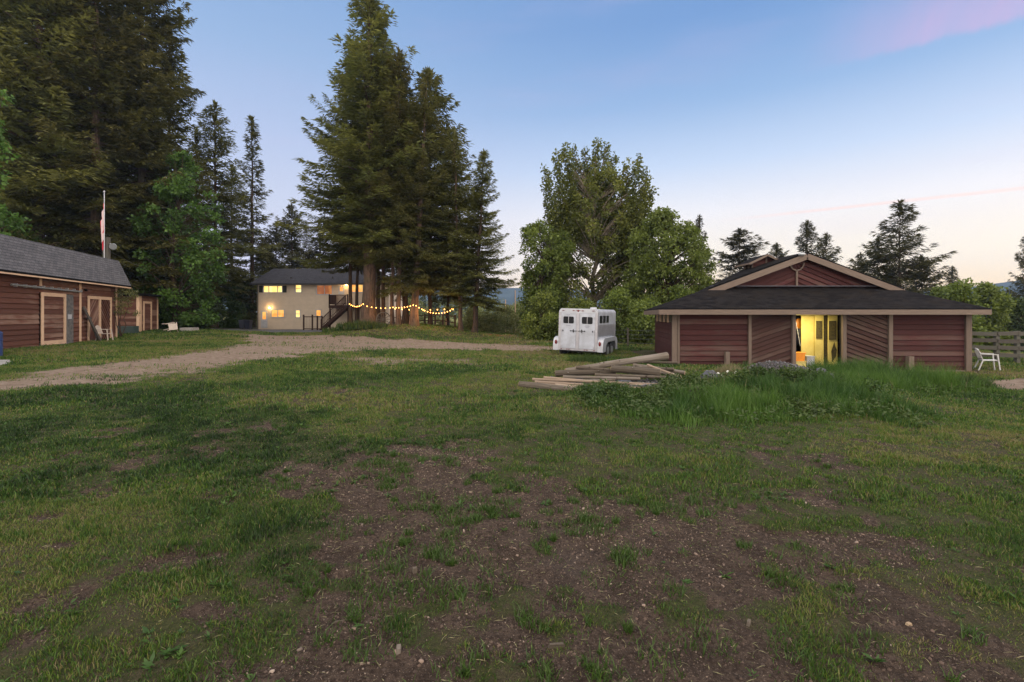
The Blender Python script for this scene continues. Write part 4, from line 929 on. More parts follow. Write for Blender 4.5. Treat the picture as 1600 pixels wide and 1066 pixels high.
# ------------------------------------------------------------------ horse trailer
TY = R_(-25); tq = P(905, 560, 22.55); TZ = -.44
trl = thing('horse_trailer', 'white two-horse trailer with dark twin windows in its rear doors', 'trailer', (tq.x - .1, 22.55, TZ), TY)
trl.rotation_euler = (R_(0), R_(1.6), TY)
def TP(mb, nm, mat, par=None, bev=0): o = mb.build(nm, mat, None, bev); o.parent = par or trl; return o
W2, L_, H0, H1 = .93, 3.55, .42, 2.32
def prof(x_in=0., z_in=0.):   # cross-section, rounded upper corners
    a = []; w_ = W2 - x_in; r_ = .17
    for s_, rng_ in ((1, range(0, 7)), (-1, range(6, -1, -1))):
        for k in rng_:
            th = math.pi / 2 * k / 6; a.append((s_ * (w_ - r_ + r_ * math.cos(th)), H1 - z_in - r_ + r_ * math.sin(th)))
    return [(w_, H0)] + a + [(-w_, H0)]
pr = prof(); b = MB(); n_ = len(pr)
for i in range(n_):
    j = (i + 1) % n_; (a, c), (d_, e) = pr[i], pr[j]; b.face([(a, 0.02, c), (a, L_, c), (d_, L_, e), (d_, 0.02, e)], .5, [(0, c), (L_, c), (L_, e), (0, e)], 1 <= i <= 13)
b.face([(a, L_, c) for a, c in reversed(pr)], .5); b.face([(a, .06, c) for a, c in pr], .5)
TP(b, 'body', M['trailer'])
b = MB((0, 0, 0), (1, 0, 0), (0, -1, 0))   # rear frame
b.box(-W2 - .005, -W2 + .115, -.07, .02, H0 - .04, H1 - .17); b.box(W2 - .115, W2 + .005, -.07, .02, H0 - .04, H1 - .17); b.box(-.075, .075, -.05, .035, H0, H1 - .2); b.box(-W2 + .115, W2 - .115, -.07, .015, H0 - .04, H0 + .05)
TP(b, 'rear_frame', M['aluminium'], None, .012)
b = MB(); pr2 = [(a, c) for a, c in prof(-.006, -.006) if c > H1 - .175]; lowz = H1 - .2
b.face([(W2, .0, lowz)] + [(a, 0, c) for a, c in pr2] + [(-W2, 0, lowz)], .5)
for (a, c), (d_, e) in zip(pr2[:-1], pr2[1:]): b.face([(a, 0, c), (a, .09, c), (d_, .09, e), (d_, 0, e)], .5, None, True)
TP(b, 'header', M['whitepaint'])
TF = lambda: MB((0, 0, 0), (1, 0, 0), (0, -1, 0))
for s_ in (-1, 1):
    a, c = (.085, W2 - .12) if s_ > 0 else (-W2 + .12, -.085)
    b = TF(); b.box(a, c, -.04, .03, H0 + .06, H1 - .21); d = TP(b, 'rear_door', M['trailer'], None, .012)
    m_ = (a + c) / 2
    b = TF()   # rounded window
    def rrect(mb, u0, u1, z0, z1, r_, n):
        pts = []
        for cx_, cz_, t0 in ((u1 - r_, z1 - r_, 0), (u0 + r_, z1 - r_, 90), (u0 + r_, z0 + r_, 180), (u1 - r_, z0 + r_, 270)):
            for k in range(6): th = R_(t0 + 18 * k); pts.append((cx_ + r_ * math.cos(th), cz_ + r_ * math.sin(th)))
        mb.face([mb.p(u, n, z) for u, z in pts][::1], .5)
    w_ = .255; z0, z1 = 1.63, 1.95
    rrect(b, m_ - w_, m_ + w_, z0, z1, .06, .04); f = TP(b, 'window', M['blackglass'], d)
    b = TF(); b.box(m_ - .012, m_ + .012, .041, .05, z0, z1); TP(b, 'window_bar', M['aluminium'], f)
    b = TF(); zl = 1.29; b.tube([(s_ * .02, -.05, zl), (s_ * .33, -.055, zl)], .013, 6); b.box(s_ * .2 - .02, s_ * .2 + .02, .04, .075, zl - .07, zl + .07); b.ball((s_ * .34, -.05, zl), .03); TP(b, 'latch_bar', M['darkmetal'], d)
    for zz in (.56, 1.3, 1.9): b = TF(); xo = c - .03 if s_ > 0 else a + .03; b.box(xo - .022, xo + .022, .03, .05, zz - .05, zz + .05); TP(b, 'hinge', M['aluminium'], d)
    b = TF(); xo = c - .1 if s_ > 0 else a + .1; b.box(xo - .015, xo + .015, .03, .055, 1.25, 1.33); TP(b, 'hook', M['darkmetal'], d)
    # fender with tail lamp
    b = MB(); n_ = 12; yc, rr = 1.55, 1.15
    x0, x1 = s_ * (W2 + .004), s_ * (W2 + .27)
    prf = [(.0, .36), (.0, .60), (.04, .80), (.16, .93), (.4, .99), (2.5, .99), (2.75, .92), (2.9, .70), (2.9, .36)]
    for (y0, z0), (y1, z1) in zip(prf[:-1], prf[1:]): b.face([(x0, y0, z0), (x1, y0, z0), (x1, y1, z1), (x0, y1, z1)][:: (1 if s_ < 0 else -1)], .5, None, False)
    b.face([(x0, .0, .36), (x1, .0, .36), (x1, .55, .36), (x0, .55, .36)], .5)
    ofs = [(.0, .36), (.0, .60), (.04, .80), (.16, .93), (.4, .99), (2.5, .99), (2.75, .92), (2.9, .70), (2.9, .36), (2.5, .36), (2.48, .62), (2.3, .80), (.95, .80), (.62, .66), (.55, .36)]
    b.face([(x1, y, z) for y, z in ofs], .5)
    fd = TP(b, 'fender', M['whitepaint'])
    b = TF(); b.ball((s_ * (W2 + .12), -.012, .74), .085, 12, 8, (.7, .35, 1.25)); TP(b, 'tail_lamp', M['redlens'], fd)
    for k in (0, 1):
        wy = 1.12 + k * .78; xw = s_ * (W2 + .03)
        wh = bpy.data.objects.new('wheel', None); link(wh, trl); wh.location = (xw, wy, .36)
        b = MB(); b.tube([(0, 0, 0), (s_ * .03, 0, 0), (s_ * .17, 0, 0), (s_ * .2, 0, 0)], [.33, .36, .36, .33], 24); TP(b, 'tyre', M['rubber'], wh)
        b = MB(); b.tube([(s_ * .198, 0, 0), (s_ * .206, 0, 0), (s_ * .215, 0, 0)], [.21, .20, .08], 16); TP(b, 'rim', M['steel'], wh)
    # louvred slats along the flank, windows
    b = MB((s_ * W2, 0, 0), (0, 1, 0), (s_, 0, 0))
    for k in range(15): z_ = 1.06 + k * .037; b.box(.12, L_ - .15, .002, .014, z_, z_ + .022)
    TP(b, 'side_cladding', M['aluminium'])
    for k in range(3):
        b = MB((s_ * W2, 0, 0), (0, 1, 0), (s_, 0, 0)); u = .34 + k * .62; b.box(u, u + .46, .002, .012, 1.68, 2.02); TP(b, 'side_window', M['blackglass'])
b = TF()
for x in (-.72, -.22, .0, .22, .72):
    if abs(x) > .01: b.box(x - .05, x + .05, .002, .025, H1 - .105, H1 - .075)
TP(b, 'marker_lamp', M['redlens'], None)
b = TF()   # small dark winged crest above the doors
b.sheet([(-.15, H1 - .085), (-.05, H1 - .11), (0, H1 - .16), (.05, H1 - .11), (.17, H1 - .085), (.06, H1 - .075), (.02, H1 - .055), (-.02, H1 - .055), (-.05, H1 - .075)], .012); TP(b, 'winged_crest', M['redlens'])
b = TF()
for x in (-.78, -.5, -.4, .35, .47, .8): b.box(x - .035, x + .035, .022, .032, H0 - .01, H0 + .02)
TP(b, 'reflector', M['redlens'])
M['lettergrey'] = simple('grey_lettering', (.22, .22, .27), (.2, .2, .25), 5, .5)

b = TF(); n0 = .034
for (x, z, w_) in ((.45, 1.535, .2), (.45, 1.49, .24), (.45, 1.45, .15), (-.45, 1.52, .2), (-.52, 2.03, .07), (-.42, 2.03, .08), (-.47, 1.995, .12)): b.box(x - w_ / 2, x + w_ / 2, .0315, n0, z, z + .02)
TP(b, 'maker_mark', M['lettergrey'])
b = MB(); b.tube([(.3, 1.5, H1), (.3, 1.5, H1 + .09)], [.17, .15], 14); TP(b, 'roof_vent', M['whitepaint'])
b = MB(); b.box(-W2 + .1, W2 - .1, -L_ + .05, -.12, .32, .42); b.bar((-.6, L_ - .1, .42), (0, L_ + 1.2, .45), .07, .09); b.bar((.6, L_ - .1, .42), (0, L_ + 1.2, .45), .07, .09); b.tube([(0, L_ + 1.1, 0.0), (0, L_ + 1.1, .75)], .03, 8); TP(b, 'chassis', M['darkmetal'])

# ------------------------------------------------------------------ fences
def rail_fence(name, label, pts, rails, mat, post=.14, h=1.35, rw=.14, rt=.04, per=1, group=None, wire=False, over=.05):
    p0 = Vector(pts[0]); t_ = thing(name, label, 'fence', (p0.x, p0.y, gz1(p0.x, p0.y)), 0, group)
    P3 = [Vector((x, y, gz1(x, y))) for x, y in pts]
    for q in P3:
        b = MB(); b.bar(q - Vector((0, 0, .3)), q + Vector((0, 0, h + random.uniform(-.03, .06))), post, post, (0, 1, 0)); b.build('post', mat, t_)
    for hh in rails:
        for a, c in zip(P3[:-1], P3[1:]):
            b = MB(); dn_ = Vector((c.y - a.y, -(c.x - a.x), 0)).normalized() * (post / 2 + rt / 2)
            if wire: b.tube([a + Vector((0, 0, hh)), a.lerp(c, .5) + Vector((0, 0, hh - .02)), c + Vector((0, 0, hh))], .012, 5)
            else: b.bar(a + dn_ + Vector((0, 0, hh + random.uniform(-.03, .02))), c + dn_ + Vector((0, 0, hh + random.uniform(-.03, .02))), rt, rw)
            b.build('rail', M['darkmetal'] if wire else mat, t_)
    return t_
f0 = onground(1514, 21.5); rail_fence('rail_fence', 'weathered grey four-rail fence joining the barn corner', [((px - CX) / FP * Y, Y) for px, Y in ((1490, 22.6), (1557, 21.8), (1589, 21.6), (1640, 21.4), (1720, 21.0), (1810, 20.4))], (.35, .68, 1.0, 1.32), M['greywood'], .15, 1.42, .17)
b = MB(); f1 = onground(1500, 21.4)
rail_fence('wire_fence', 'low wire fence with pale posts behind the white trailer', [((px - CX) / FP * Y, Y) for px, Y in ((955, 30), (981, 29), (1030, 28.5), (1090, 28))], (.2, .45, .7, .95), M['greywood'], .09, 1.05, wire=True)
rail_fence('paddock_fence', 'dark two-rail fence at the brow of the lawn under the firs', [((px - CX) / FP * Y, Y) for px, Y in ((611, 45.4), (640, 45), (664, 44.0), (680, 42.2), (692, 41.8), (711, 41.0))], (.45, .95), M['darkwood'], .12, 1.05, .08)
for i, (px, Y, h) in enumerate(((805, 52, 2.4), (790, 60, 2.6), (697, 43, .7))):
    q = onground(px, Y); b = MB(); b.tube([q - Vector((0, 0, .2)), q + Vector((0, 0, h + (2.2 if i < 2 else 0)))], .05, 6)
    tag(b.build('fence_post', M['trim_shed']), ['tall pale post on the slope beside the cottonwood', 'pale post among the shrubs below the lawn', 'short pale stake before the paddock fence'][i], 'post')
# wagon wheel against the trunks
q = onground(599, 38.6); R0 = .55; wc = q + Vector((0, 0, .52)); ww = thing('wagon_wheel', 'old spoked wagon wheel leaning by the fir trunks', 'wheel', q)
b = MB(); ring = [wc + Vector((R0 * math.cos(a * math.pi / 14), .08 * math.sin(a * math.pi / 14), R0 * math.sin(a * math.pi / 14))) for a in range(29)]; b.tube(ring, .04, 6, None, False); b.build('rim', M['greywood'], ww)
for k in range(12): b = MB(); a = k * math.pi / 6; b.tube([wc, wc + Vector((R0 * math.cos(a), .08 * math.sin(a), R0 * math.sin(a)))], .022, 5); b.build('spoke', M['greywood'], ww)
b = MB(); b.tube([wc - Vector((0, .12, 0)), wc + Vector((0, .12, 0))], .09, 10); b.build('hub', M['greywood'], ww)

# festoon lights strung between the firs
def festoon(a, c, sag, n, label):
    a, c = Vector(a), Vector(c); t_ = thing('string_light', label, 'string lights', a, 0, 'festoon lights between the fir trunks')
    N = 24; b = MB(); f = lambda s_: a.lerp(c, s_) - Vector((0, 0, 4 * sag * s_ * (1 - s_))); b.tube([f(k / N) for k in range(N + 1)], .012, 4); b.build('cable', M['darkmetal'], t_)
    proto = None
    for k in range(n):
        q = f((k + .5) / n)
        if proto is None: b = MB(); b.ball((0, 0, -.06), .036, 7, 5, (1, 1, 1.15)); proto = b.build('bulb', M['bulb']); o = proto
        else: o = proto.copy(); COL.objects.link(o)
        o.parent = t_; o.location = q - a
    l = bpy.data.lights.new('string_glow', 'POINT'); l.energy = 7.5 * n; l.color = (1, .5, .16); l.shadow_soft_size = .5; o = bpy.data.objects.new('string_glow', l); link(o, t_); o.location = f(.5) - a + Vector((0, -.1, -.15))
festoon(P(545, 473, 43.0), P(569, 473, 39.2), .28, 9, 'short sagging string of bulbs from the deck to the thickest fir')
festoon(P(570, 476.5, 39.2), P(613, 479.5, 38.6), .12, 6, 'string of bulbs crossing the cluster of thin fir trunks')
festoon(P(612, 479, 38.4), P(648, 475, 37.6), .12, 8, 'string of bulbs between the thin trunks and the leaning cedar')
festoon(P(648, 475, 37.6), P(710, 481, 38.0), .52, 14, 'long deeply sagging string of bulbs ending at the leaning fir')
festoon(P(612, 481, 38.4), P(711, 481, 38.3), .12, 9, 'flatter string of bulbs behind the deeply sagging one')

# ------------------------------------------------------------------ log pile and stones
def log(name, a, c, r0, r1, label, mat='logwood', grp=None, knots=True, k=10):
    a, c = Vector(a), Vector(c); t_ = thing(name, label, 'log' if 'log' in name else 'pole', a, 0, grp)
    n = 17; pts = []; rad = []; d = (c - a); sd = Vector((random.uniform(-1, 1), random.uniform(-1, 1), random.uniform(-.5, .5))) * r0 * .35
    for i in range(n): s_ = i / (n - 1); pts.append(a + d * s_ + sd * math.sin(s_ * 3.1) ); rad.append((r0 + (r1 - r0) * s_) * random.uniform(.91, 1.09))
    b = MB(); b.tube(pts, rad, k, None, False)
    if mat == 'logwood':
        for kk in range(random.randint(2, 4)):
            q_ = pts[random.randint(2, 14)]; o_ = Vector((random.uniform(-1, 1), -random.uniform(.2, 1), random.uniform(.0, 1))).normalized(); b.tube([q_, q_ + o_ * (r0 + random.uniform(.02, .05))], [.022, .014], 6)
    b.build('bark' if mat == 'logwood' else 'pole', M[mat], t_)
    b = MB()
    for q, rr, dd in ((pts[0], rad[0], pts[0] - pts[1]), (pts[-1], rad[-1], pts[-1] - pts[-2])): dd = dd.normalized(); b.tube([q - dd * .01, q + dd * .004], rr * .985, k, None, True)
    b.build('cut_end', M['cutend'], t_)
LG = 'logs piled beside the weedy mound'
log('log', P(884, 580, 13.0), P(1042, 556.5, 13.9), .075, .105, 'long brown log resting aslant on top of the pile', grp=LG)
log('log', P(868, 584, 12.7), P(962, 580, 12.4), .085, .08, 'dark short log under the aslant top one', grp=LG)
log('log', P(955, 576.5, 12.3), P(1031, 583.5, 12.0), .085, .105, 'thick grey log with its sawn end facing the mound', grp=LG)
log('log', P(812, 600.5, 11.2), P(912, 613, 10.5), .075, .09, 'thick grey log lying at the front edge of the pile', grp=LG)
log('log', P(905, 612, 10.4), P(992, 622, 9.9), .085, .06, 'mossy log half sunk in the weeds at the front of the pile', grp=LG)
log('log', P(990, 571, 13.5), P(1070, 583, 12.8), .06, .055, 'thin straight log behind the thick sawn one', grp=LG)
log('log', P(1000, 575, 13.2), P(1062, 588, 12.1), .05, .05, 'short greyish log crossing under the bleached plank', grp=LG)
log('log', P(1012, 570.5, 12.6), P(1066, 590, 11.9), .035, .03, 'bleached white branch lying across the pile', 'polewood', LG)
log('log', P(1005, 566, 14.2), P(1058, 567, 14.4), .03, .035, 'slim brown branch at the back of the pile', grp=LG)
PG = 'peeled poles stacked in front of the logs'
for i, (a, c, d_, e, ya, yb, r, lb) in enumerate(((832, 593, 1036, 601.5, 11.6, 11.3, .036, 'peeled tan pole at the back of the pole stack'), (850, 590, 1038, 604.5, 11.8, 11.2, .03, 'slim peeled pole crossing the rearmost one'), (836, 597, 1022, 608, 11.3, 10.9, .036, 'peeled tan pole in the middle of the stack'),
        (868, 602, 1004, 612, 11.0, 10.7, .034, 'peeled pole second from the front of the stack'), (905, 611, 996, 617, 10.7, 10.5, .036, 'short peeled pole at the front beside the mossy log'), (820, 598, 930, 608, 11.2, 10.9, .028, 'thin twisted pole touching the thick front log'))):
    log('peeled_pole', P(a, c, ya), P(d_, e, yb), r, r * .8, lb, 'polewood', PG, k=8)
for (a, c, d_, e, ya, yb, r, lb) in ((880, 589, 1000, 592, 11.9, 11.6, .04, 'dark weathered pole lying between the logs and the peeled poles'), (930, 586, 1040, 590, 12.2, 11.8, .045, 'grey weathered pole under the sawn end of the thick log'), (850, 596, 960, 594, 11.6, 11.7, .035, 'short grey pole crossing the pole stack'), (960, 574, 1052, 577, 13.0, 12.9, .05, 'grey log wedged behind the aslant top log'), (900, 574, 990, 582, 12.6, 12.2, .045, 'dark thin log beneath the aslant top log')):
    log('log', P(a, c, ya), P(d_, e, yb), r, r * .85, lb, grp=LG)
def rock(name, q, s_, mat, label=None, grp=None, seed=0):
    r_ = random.Random(seed); b = MB(); g = []; k, m_ = 9, 7
    for i in range(m_ + 1):
        row = []
        for j in range(k):
            th, ph = math.pi * i / m_, 2 * math.pi * j / k; f = 1 + .22 * math.sin(3.1 * ph + seed) * math.sin(th) + .12 * math.sin(5 * th + seed * 2)
            row.append(Vector((s_[0] * f * math.sin(th) * math.cos(ph), s_[1] * f * math.sin(th) * math.sin(ph), -s_[2] * f * math.cos(th) + s_[2] * .5)) + q)
        g.append(row)
    for i in range(m_):
        for j in range(k):
            j2 = (j + 1) % k; f = [g[i][j], g[i][j2], g[i + 1][j2], g[i + 1][j]]
            if i == 0: f = [g[0][0], g[1][j2], g[1][j]]
            if i == m_ - 1: f = [g[i][j], g[i][j2], g[m_][0]]
            b.face(f)
    o = b.build(name, mat)
    if label: tag(o, label, 'rock', grp)
    return o
rk = [(1110, 12.7, (.22, .15, .17), 'largest blue-grey boulder between the logs and the seed heads'), (1045, 12.3, (.14, .1, .08), 'flat dark stone beside the sawn log end'), (905, 12.2, (.16, .12, .07), 'dark stone under the short log'), (930, 12.1, (.12, .1, .08), 'angular dark stone between the two poles and the logs'),
      (975, 12.0, (.17, .1, .07), 'broad dark stone under the thick grey log'), (1282, 12.6, (.14, .1, .1), 'reddish stone near the barn doorway weeds'), (1297, 12.3, (.09, .08, .07), 'small stone beside the reddish one'), (862, 12.6, (.12, .08, .07), 'small dark stone at the outer tip of the log pile')]
for i, (px, Y, s_, lb) in enumerate(rk): rock('boulder', onground(px, Y), s_, M['stone'], lb, 'stones about the log pile', i * 1.7)

# ------------------------------------------------------------------ foliage generators
def kites(P0, D, Lk, Wk, rs, tilt=.5):
    """one thin diamond per row: starts at P0, runs along D"""
    n = len(P0); D = D / (np.linalg.norm(D, axis=1, keepdims=True) + 1e-9)
    up = np.stack([rs.normal(0, tilt, n), rs.normal(0, tilt, n), np.ones(n)], 1); S = np.cross(D, up); S /= (np.linalg.norm(S, axis=1, keepdims=True) + 1e-9)
    nn = np.cross(S, D)
    mid_ = P0 + D * (Lk * .45)[:, None] + nn * (Lk * .06)[:, None]
    V = np.stack([P0, mid_ + S * (Wk / 2)[:, None], P0 + D * Lk[:, None], mid_ - S * (Wk / 2)[:, None]], 1).reshape(-1, 3)
    return V, np.arange(4 * n).reshape(n, 4)
def merge(parts):
    V = []; F_ = []; b_ = 0
    for v, f in parts: V.append(v); F_.append(f + b_); b_ += len(v)
    return np.concatenate(V), np.concatenate(F_)
def fir_crown(name, H, Rm, cb, nb, mat, seed, droop=.3, uplift=.5, tuft=.42, gap=.12, power=.75, drape=.6, dens=1.0, tw=.34):
    rs = np.random.default_rng(seed); parts = []; vals = []; bb = MB()
    zs = cb + (1 - cb) * (np.arange(nb) + rs.uniform(0, 1, nb)) / nb
    lobe = rs.uniform(0, 6.28, 3)
    for t in zs:
        az_ = rs.uniform(0, 6.28); rel = (t - cb) / (1 - cb)
        prof_ = (1 - rel) ** power * (.55 + .45 * min(1, (rel + .05) / .16))
        irr = 1 + .18 * math.sin(az_ * 2 + lobe[0] + t * 5) + .14 * math.sin(t * H * 1.1 + lobe[1])
        L = max(.16, Rm * prof_ * irr * rs.uniform(.5, 1.15))
        if rs.uniform() < gap: L *= .45
        if rs.uniform() < .05: L *= 1.22
        el = uplift * rel ** 1.2 * 1.1 - droop * (1 - rel) + rs.normal(0, .08)
        ca_, sa_ = math.cos(az_), math.sin(az_); z0 = t * H
        ss = np.arange(.12, 1.0, max(.07, .23 / L)); ss = np.append(ss, .99); r_ = L * ss
        zc = z0 + L * (math.tan(el) * ss - .16 * ss * (1 - rel) + .20 * ss ** 3)
        side_ = rs.normal(0, .05) * L * ss ** 2
        pts = np.stack([ca_ * r_ - sa_ * side_, sa_ * r_ + ca_ * side_, zc], 1)
        tip = L * (math.tan(el) + .04 + .16 * rel)
        bb.bar((0, 0, z0 - .05), (ca_ * L * .5, sa_ * L * .5, z0 + L * (math.tan(el) * .5 - .06)), .03 + .012 * L, .03 + .012 * L)
        bdir = np.array([ca_, sa_, math.tan(el) * .6])
        for sd_ in (-1, 1):
            tl = (tw * L * (1 - ss) ** .8 + .28) * rs.uniform(.7, 1.2, len(ss))
            ang = rs.uniform(.65, 1.05, len(ss)) * sd_
            tdx = np.cos(az_ + ang); tdy = np.sin(az_ + ang)
            k = 1
            mx_ = int(np.ceil(tl.max() / (tuft * .62)))
            for q in range(mx_):
                off = q * tuft * .62; ok = off < tl
                if not ok.any(): break
                n = ok.sum()
                base = pts[ok] + np.stack([tdx[ok] * off, tdy[ok] * off, -.22 * off + rs.normal(0, .03, n)], 1)
                for rep in range(2 if dens <= 1 else 3):
                    if dens < 1 and rep and rs.uniform() > dens: continue
                    a2 = ang[ok] * rs.uniform(.2, 1.3, n) + rs.normal(0, .35, n)
                    D = np.stack([np.cos(az_ + a2), np.sin(az_ + a2), rs.normal(.0, .22, n) - drape * rs.uniform(0, 1, n) ** 2], 1)
                    v, f = kites(base + rs.normal(0, .05, (n, 3)), D, tuft * rs.uniform(.7, 1.35, n), tuft * .26 * rs.uniform(.7, 1.3, n), rs)
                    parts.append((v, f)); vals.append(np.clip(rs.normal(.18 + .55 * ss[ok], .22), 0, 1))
        n = 5; D = np.tile(bdir, (n, 1)) + rs.normal(0, .25, (n, 3)); v, f = kites(np.tile(pts[-1], (n, 1)), D, tuft * rs.uniform(.8, 1.4, n), np.full(n, tuft * .3), rs); parts.append((v, f)); vals.append(rs.uniform(.4, .9, n))
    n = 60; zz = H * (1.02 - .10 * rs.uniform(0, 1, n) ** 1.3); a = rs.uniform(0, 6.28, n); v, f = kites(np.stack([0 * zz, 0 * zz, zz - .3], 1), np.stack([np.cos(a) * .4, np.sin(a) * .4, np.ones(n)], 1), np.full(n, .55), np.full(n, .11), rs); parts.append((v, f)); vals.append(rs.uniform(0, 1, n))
    V, F_ = merge(parts); o = np_mesh(name, V, F_, mat, None, {'v': ('FACE', np.concatenate(vals))})
    return o, bb
def trunk_mb(H, r0, seed, lean=(0, 0), flare=1.5, k=10, wig=.06):
    rs = random.Random(seed); b = MB(); n = 14; pts = []; rad = []
    for i in range(n):
        s_ = i / (n - 1); z = -.4 + s_ * (H + .3); pts.append((lean[0] * s_ * H + rs.uniform(-wig, wig) * (s_ > .05), lean[1] * s_ * H + rs.uniform(-wig, wig) * (s_ > .05), z)); rad.append(r0 * (1 - .93 * s_) * (1 + (flare - 1) * math.exp(-s_ * 30)))
    b.tube(pts, rad, k, .5); return b
protos = {}
def fir_proto(key, **kw):
    crown, bb = fir_crown('crown', **kw); limbs = bb.build('limb', M['bark']); COL.objects.unlink(crown); COL.objects.unlink(limbs)
    protos[key] = (crown, limbs, kw['H'], kw['Rm'])
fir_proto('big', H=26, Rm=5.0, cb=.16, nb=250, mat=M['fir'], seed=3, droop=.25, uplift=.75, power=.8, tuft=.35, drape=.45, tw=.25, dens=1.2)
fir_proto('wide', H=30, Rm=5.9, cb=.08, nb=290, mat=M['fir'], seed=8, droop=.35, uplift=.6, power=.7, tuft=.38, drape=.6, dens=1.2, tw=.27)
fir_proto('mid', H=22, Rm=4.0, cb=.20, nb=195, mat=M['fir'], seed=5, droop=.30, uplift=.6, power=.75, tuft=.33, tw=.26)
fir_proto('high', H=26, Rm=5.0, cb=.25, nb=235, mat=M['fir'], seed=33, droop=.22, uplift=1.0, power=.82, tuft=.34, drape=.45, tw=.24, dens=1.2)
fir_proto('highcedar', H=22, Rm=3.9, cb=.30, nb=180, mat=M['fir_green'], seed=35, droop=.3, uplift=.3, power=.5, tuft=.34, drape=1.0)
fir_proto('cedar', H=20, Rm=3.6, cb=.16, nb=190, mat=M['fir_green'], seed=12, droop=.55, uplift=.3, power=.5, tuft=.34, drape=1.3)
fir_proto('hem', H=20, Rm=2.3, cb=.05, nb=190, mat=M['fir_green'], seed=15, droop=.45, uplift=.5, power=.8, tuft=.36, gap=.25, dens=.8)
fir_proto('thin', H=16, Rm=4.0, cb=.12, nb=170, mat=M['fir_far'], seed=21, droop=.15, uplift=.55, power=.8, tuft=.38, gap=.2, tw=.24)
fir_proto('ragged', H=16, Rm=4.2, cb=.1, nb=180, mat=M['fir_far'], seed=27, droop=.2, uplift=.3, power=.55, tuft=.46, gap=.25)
def fir(key, px, Y, top_py, label, name='fir_tree', wide=1.0, lean=0., grp=None, seed=None, tr=1.0, bk='bark', base=None, cbshift=0.):
    crown, limbs, H, Rm = protos[key]; q = onground(px, Y) if base is None else Vector(base)
    h = CH - (top_py - HY) / FP * Y - q.z; s_ = h / H; seed = seed if seed is not None else int(px * 7 + Y) % 97
    t_ = thing(name, label, 'tree', q, 0, grp)
    rz = seed * 1.37; sx = s_ * wide
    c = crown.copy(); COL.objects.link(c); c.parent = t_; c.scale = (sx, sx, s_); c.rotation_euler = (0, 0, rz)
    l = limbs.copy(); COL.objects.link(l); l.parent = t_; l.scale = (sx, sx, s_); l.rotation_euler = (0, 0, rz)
    b = trunk_mb(h, .0122 * h * tr, seed); o = b.build('trunk', M[bk]); o.parent = t_; t_.rotation_euler = (0, lean, 0)
    c.location.z = l.location.z = cbshift * 0
    return t_
# wall of tall conifers on the left
GL_ = 'tall conifers behind the stable'
fir('wide', 150, 40, -190, 'giant fir with its bare pinkish trunk showing behind the flag pole', wide=1.02, grp=GL_, seed=5, bk='bark_red')
fir('wide', 222, 43, -130, 'giant fir forming the open edge of the tall wall of trees', wide=1.0, grp=GL_, seed=31)
fir('big', 62, 38, -260, 'dark giant fir next to the frame edge above the stable roof', wide=1.0, grp=GL_, seed=44)
fir('wide', -25, 36, -200, 'giant fir cut by the frame edge', wide=1.0, grp=GL_, seed=61)
fir('big', 110, 50, -100, 'tall fir filling the gap behind the giant firs', wide=1.25, grp=GL_, seed=71)
fir('big', 20, 52, -80, 'tall fir deep in the wood beyond the stable roof', wide=1.3, grp=GL_, seed=77)
fir('wide', 190, 55, 10, 'fir deep in the wood behind the giant edge fir', wide=1.1, grp=GL_, seed=15)
fir('mid', 265, 46, 60, 'shorter fir tucked against the giant edge fir', wide=1.15, grp=GL_, seed=23)
fir('mid', 336, 56, 166, 'pointed fir standing clear with the second highest tip behind the lawn', wide=1.2, grp=GL_, seed=3)
fir('hem', 394, 64, 188, 'narrow ragged hemlock with a spire top beside the house', 'hemlock_tree', wide=1.1, grp=GL_, seed=9)
fir('mid', 306, 56, 205, 'dark fir between the giant edge fir and the pointed one', wide=1.2, grp=GL_, seed=37)
fir('mid', 362, 66, 262, 'low dark fir filling the gap before the spire-topped hemlock', wide=1.3, grp=GL_, seed=41)
fir('mid', -110, 34, -150, 'fir outside the frame edge', wide=1.2, grp=GL_, seed=83) if False else None
GH = 'firs behind the house'
fir('ragged', 456, 78, 322, 'distant ragged fir with a bare spike top behind the house roof', wide=.8, grp=GH, seed=11)
fir('ragged', 432, 82, 350, 'distant low fir above the hip of the house roof', wide=1.0, grp=GH, seed=12)
fir('mid', 478, 84, 352, 'distant fir beside the spike-topped one behind the roof', wide=1.1, grp=GH, seed=13)
fir('ragged', 500, 80, 370, 'distant short fir behind the middle of the house roof', wide=1.3, grp=GH, seed=19)
fir('ragged', 415, 70, 372, 'short fir behind the corner of the house', wide=1.1, grp=GH, seed=29)
# the big cluster
GC = 'tall firs clustered on the grassy rise'
fir('high', 577, 40, -14, 'tallest fir of the central cluster, thickest trunk', wide=1.22, grp=GC, seed=2, tr=1.75, bk='bark_red')
fir('high', 548, 43, 95, 'slim-trunked fir in front of the deck stair', wide=1.15, grp=GC, seed=24, tr=.65)
fir('highcedar', 558, 44.5, 190, 'dark slim trunk beside the thickest fir, crown hidden', wide=.9, grp=GC, seed=30, tr=.75)
fir('high', 598, 42, 55, 'slim fir just behind the thickest trunk', wide=.8, grp=GC, seed=34, tr=.6, bk='bark_red')
fir('highcedar', 591, 44.5, 150, 'dark slim fir between two paler trunks', wide=1.0, grp=GC, seed=46, tr=.85)
fir('high', 613, 39.5, 105, 'thin reddish trunk beside the wagon wheel', wide=.9, grp=GC, seed=51, tr=.65, bk='bark_red')
fir('high', 623, 39, 85, 'pale reddish twin trunk beyond the wagon wheel', wide=.95, grp=GC, seed=57, tr=.75, bk='bark_red')
fir('cedar', 633, 41.5, 140, 'dark trunk before the leaning cedar', wide=1.1, grp=GC, seed=63, tr=1.1)
fir('big', 647, 38.5, 112, 'fir with a thick flared base leaning away to the valley', wide=.82, lean=.05, grp=GC, seed=66, tr=1.3, bk='bark_red')
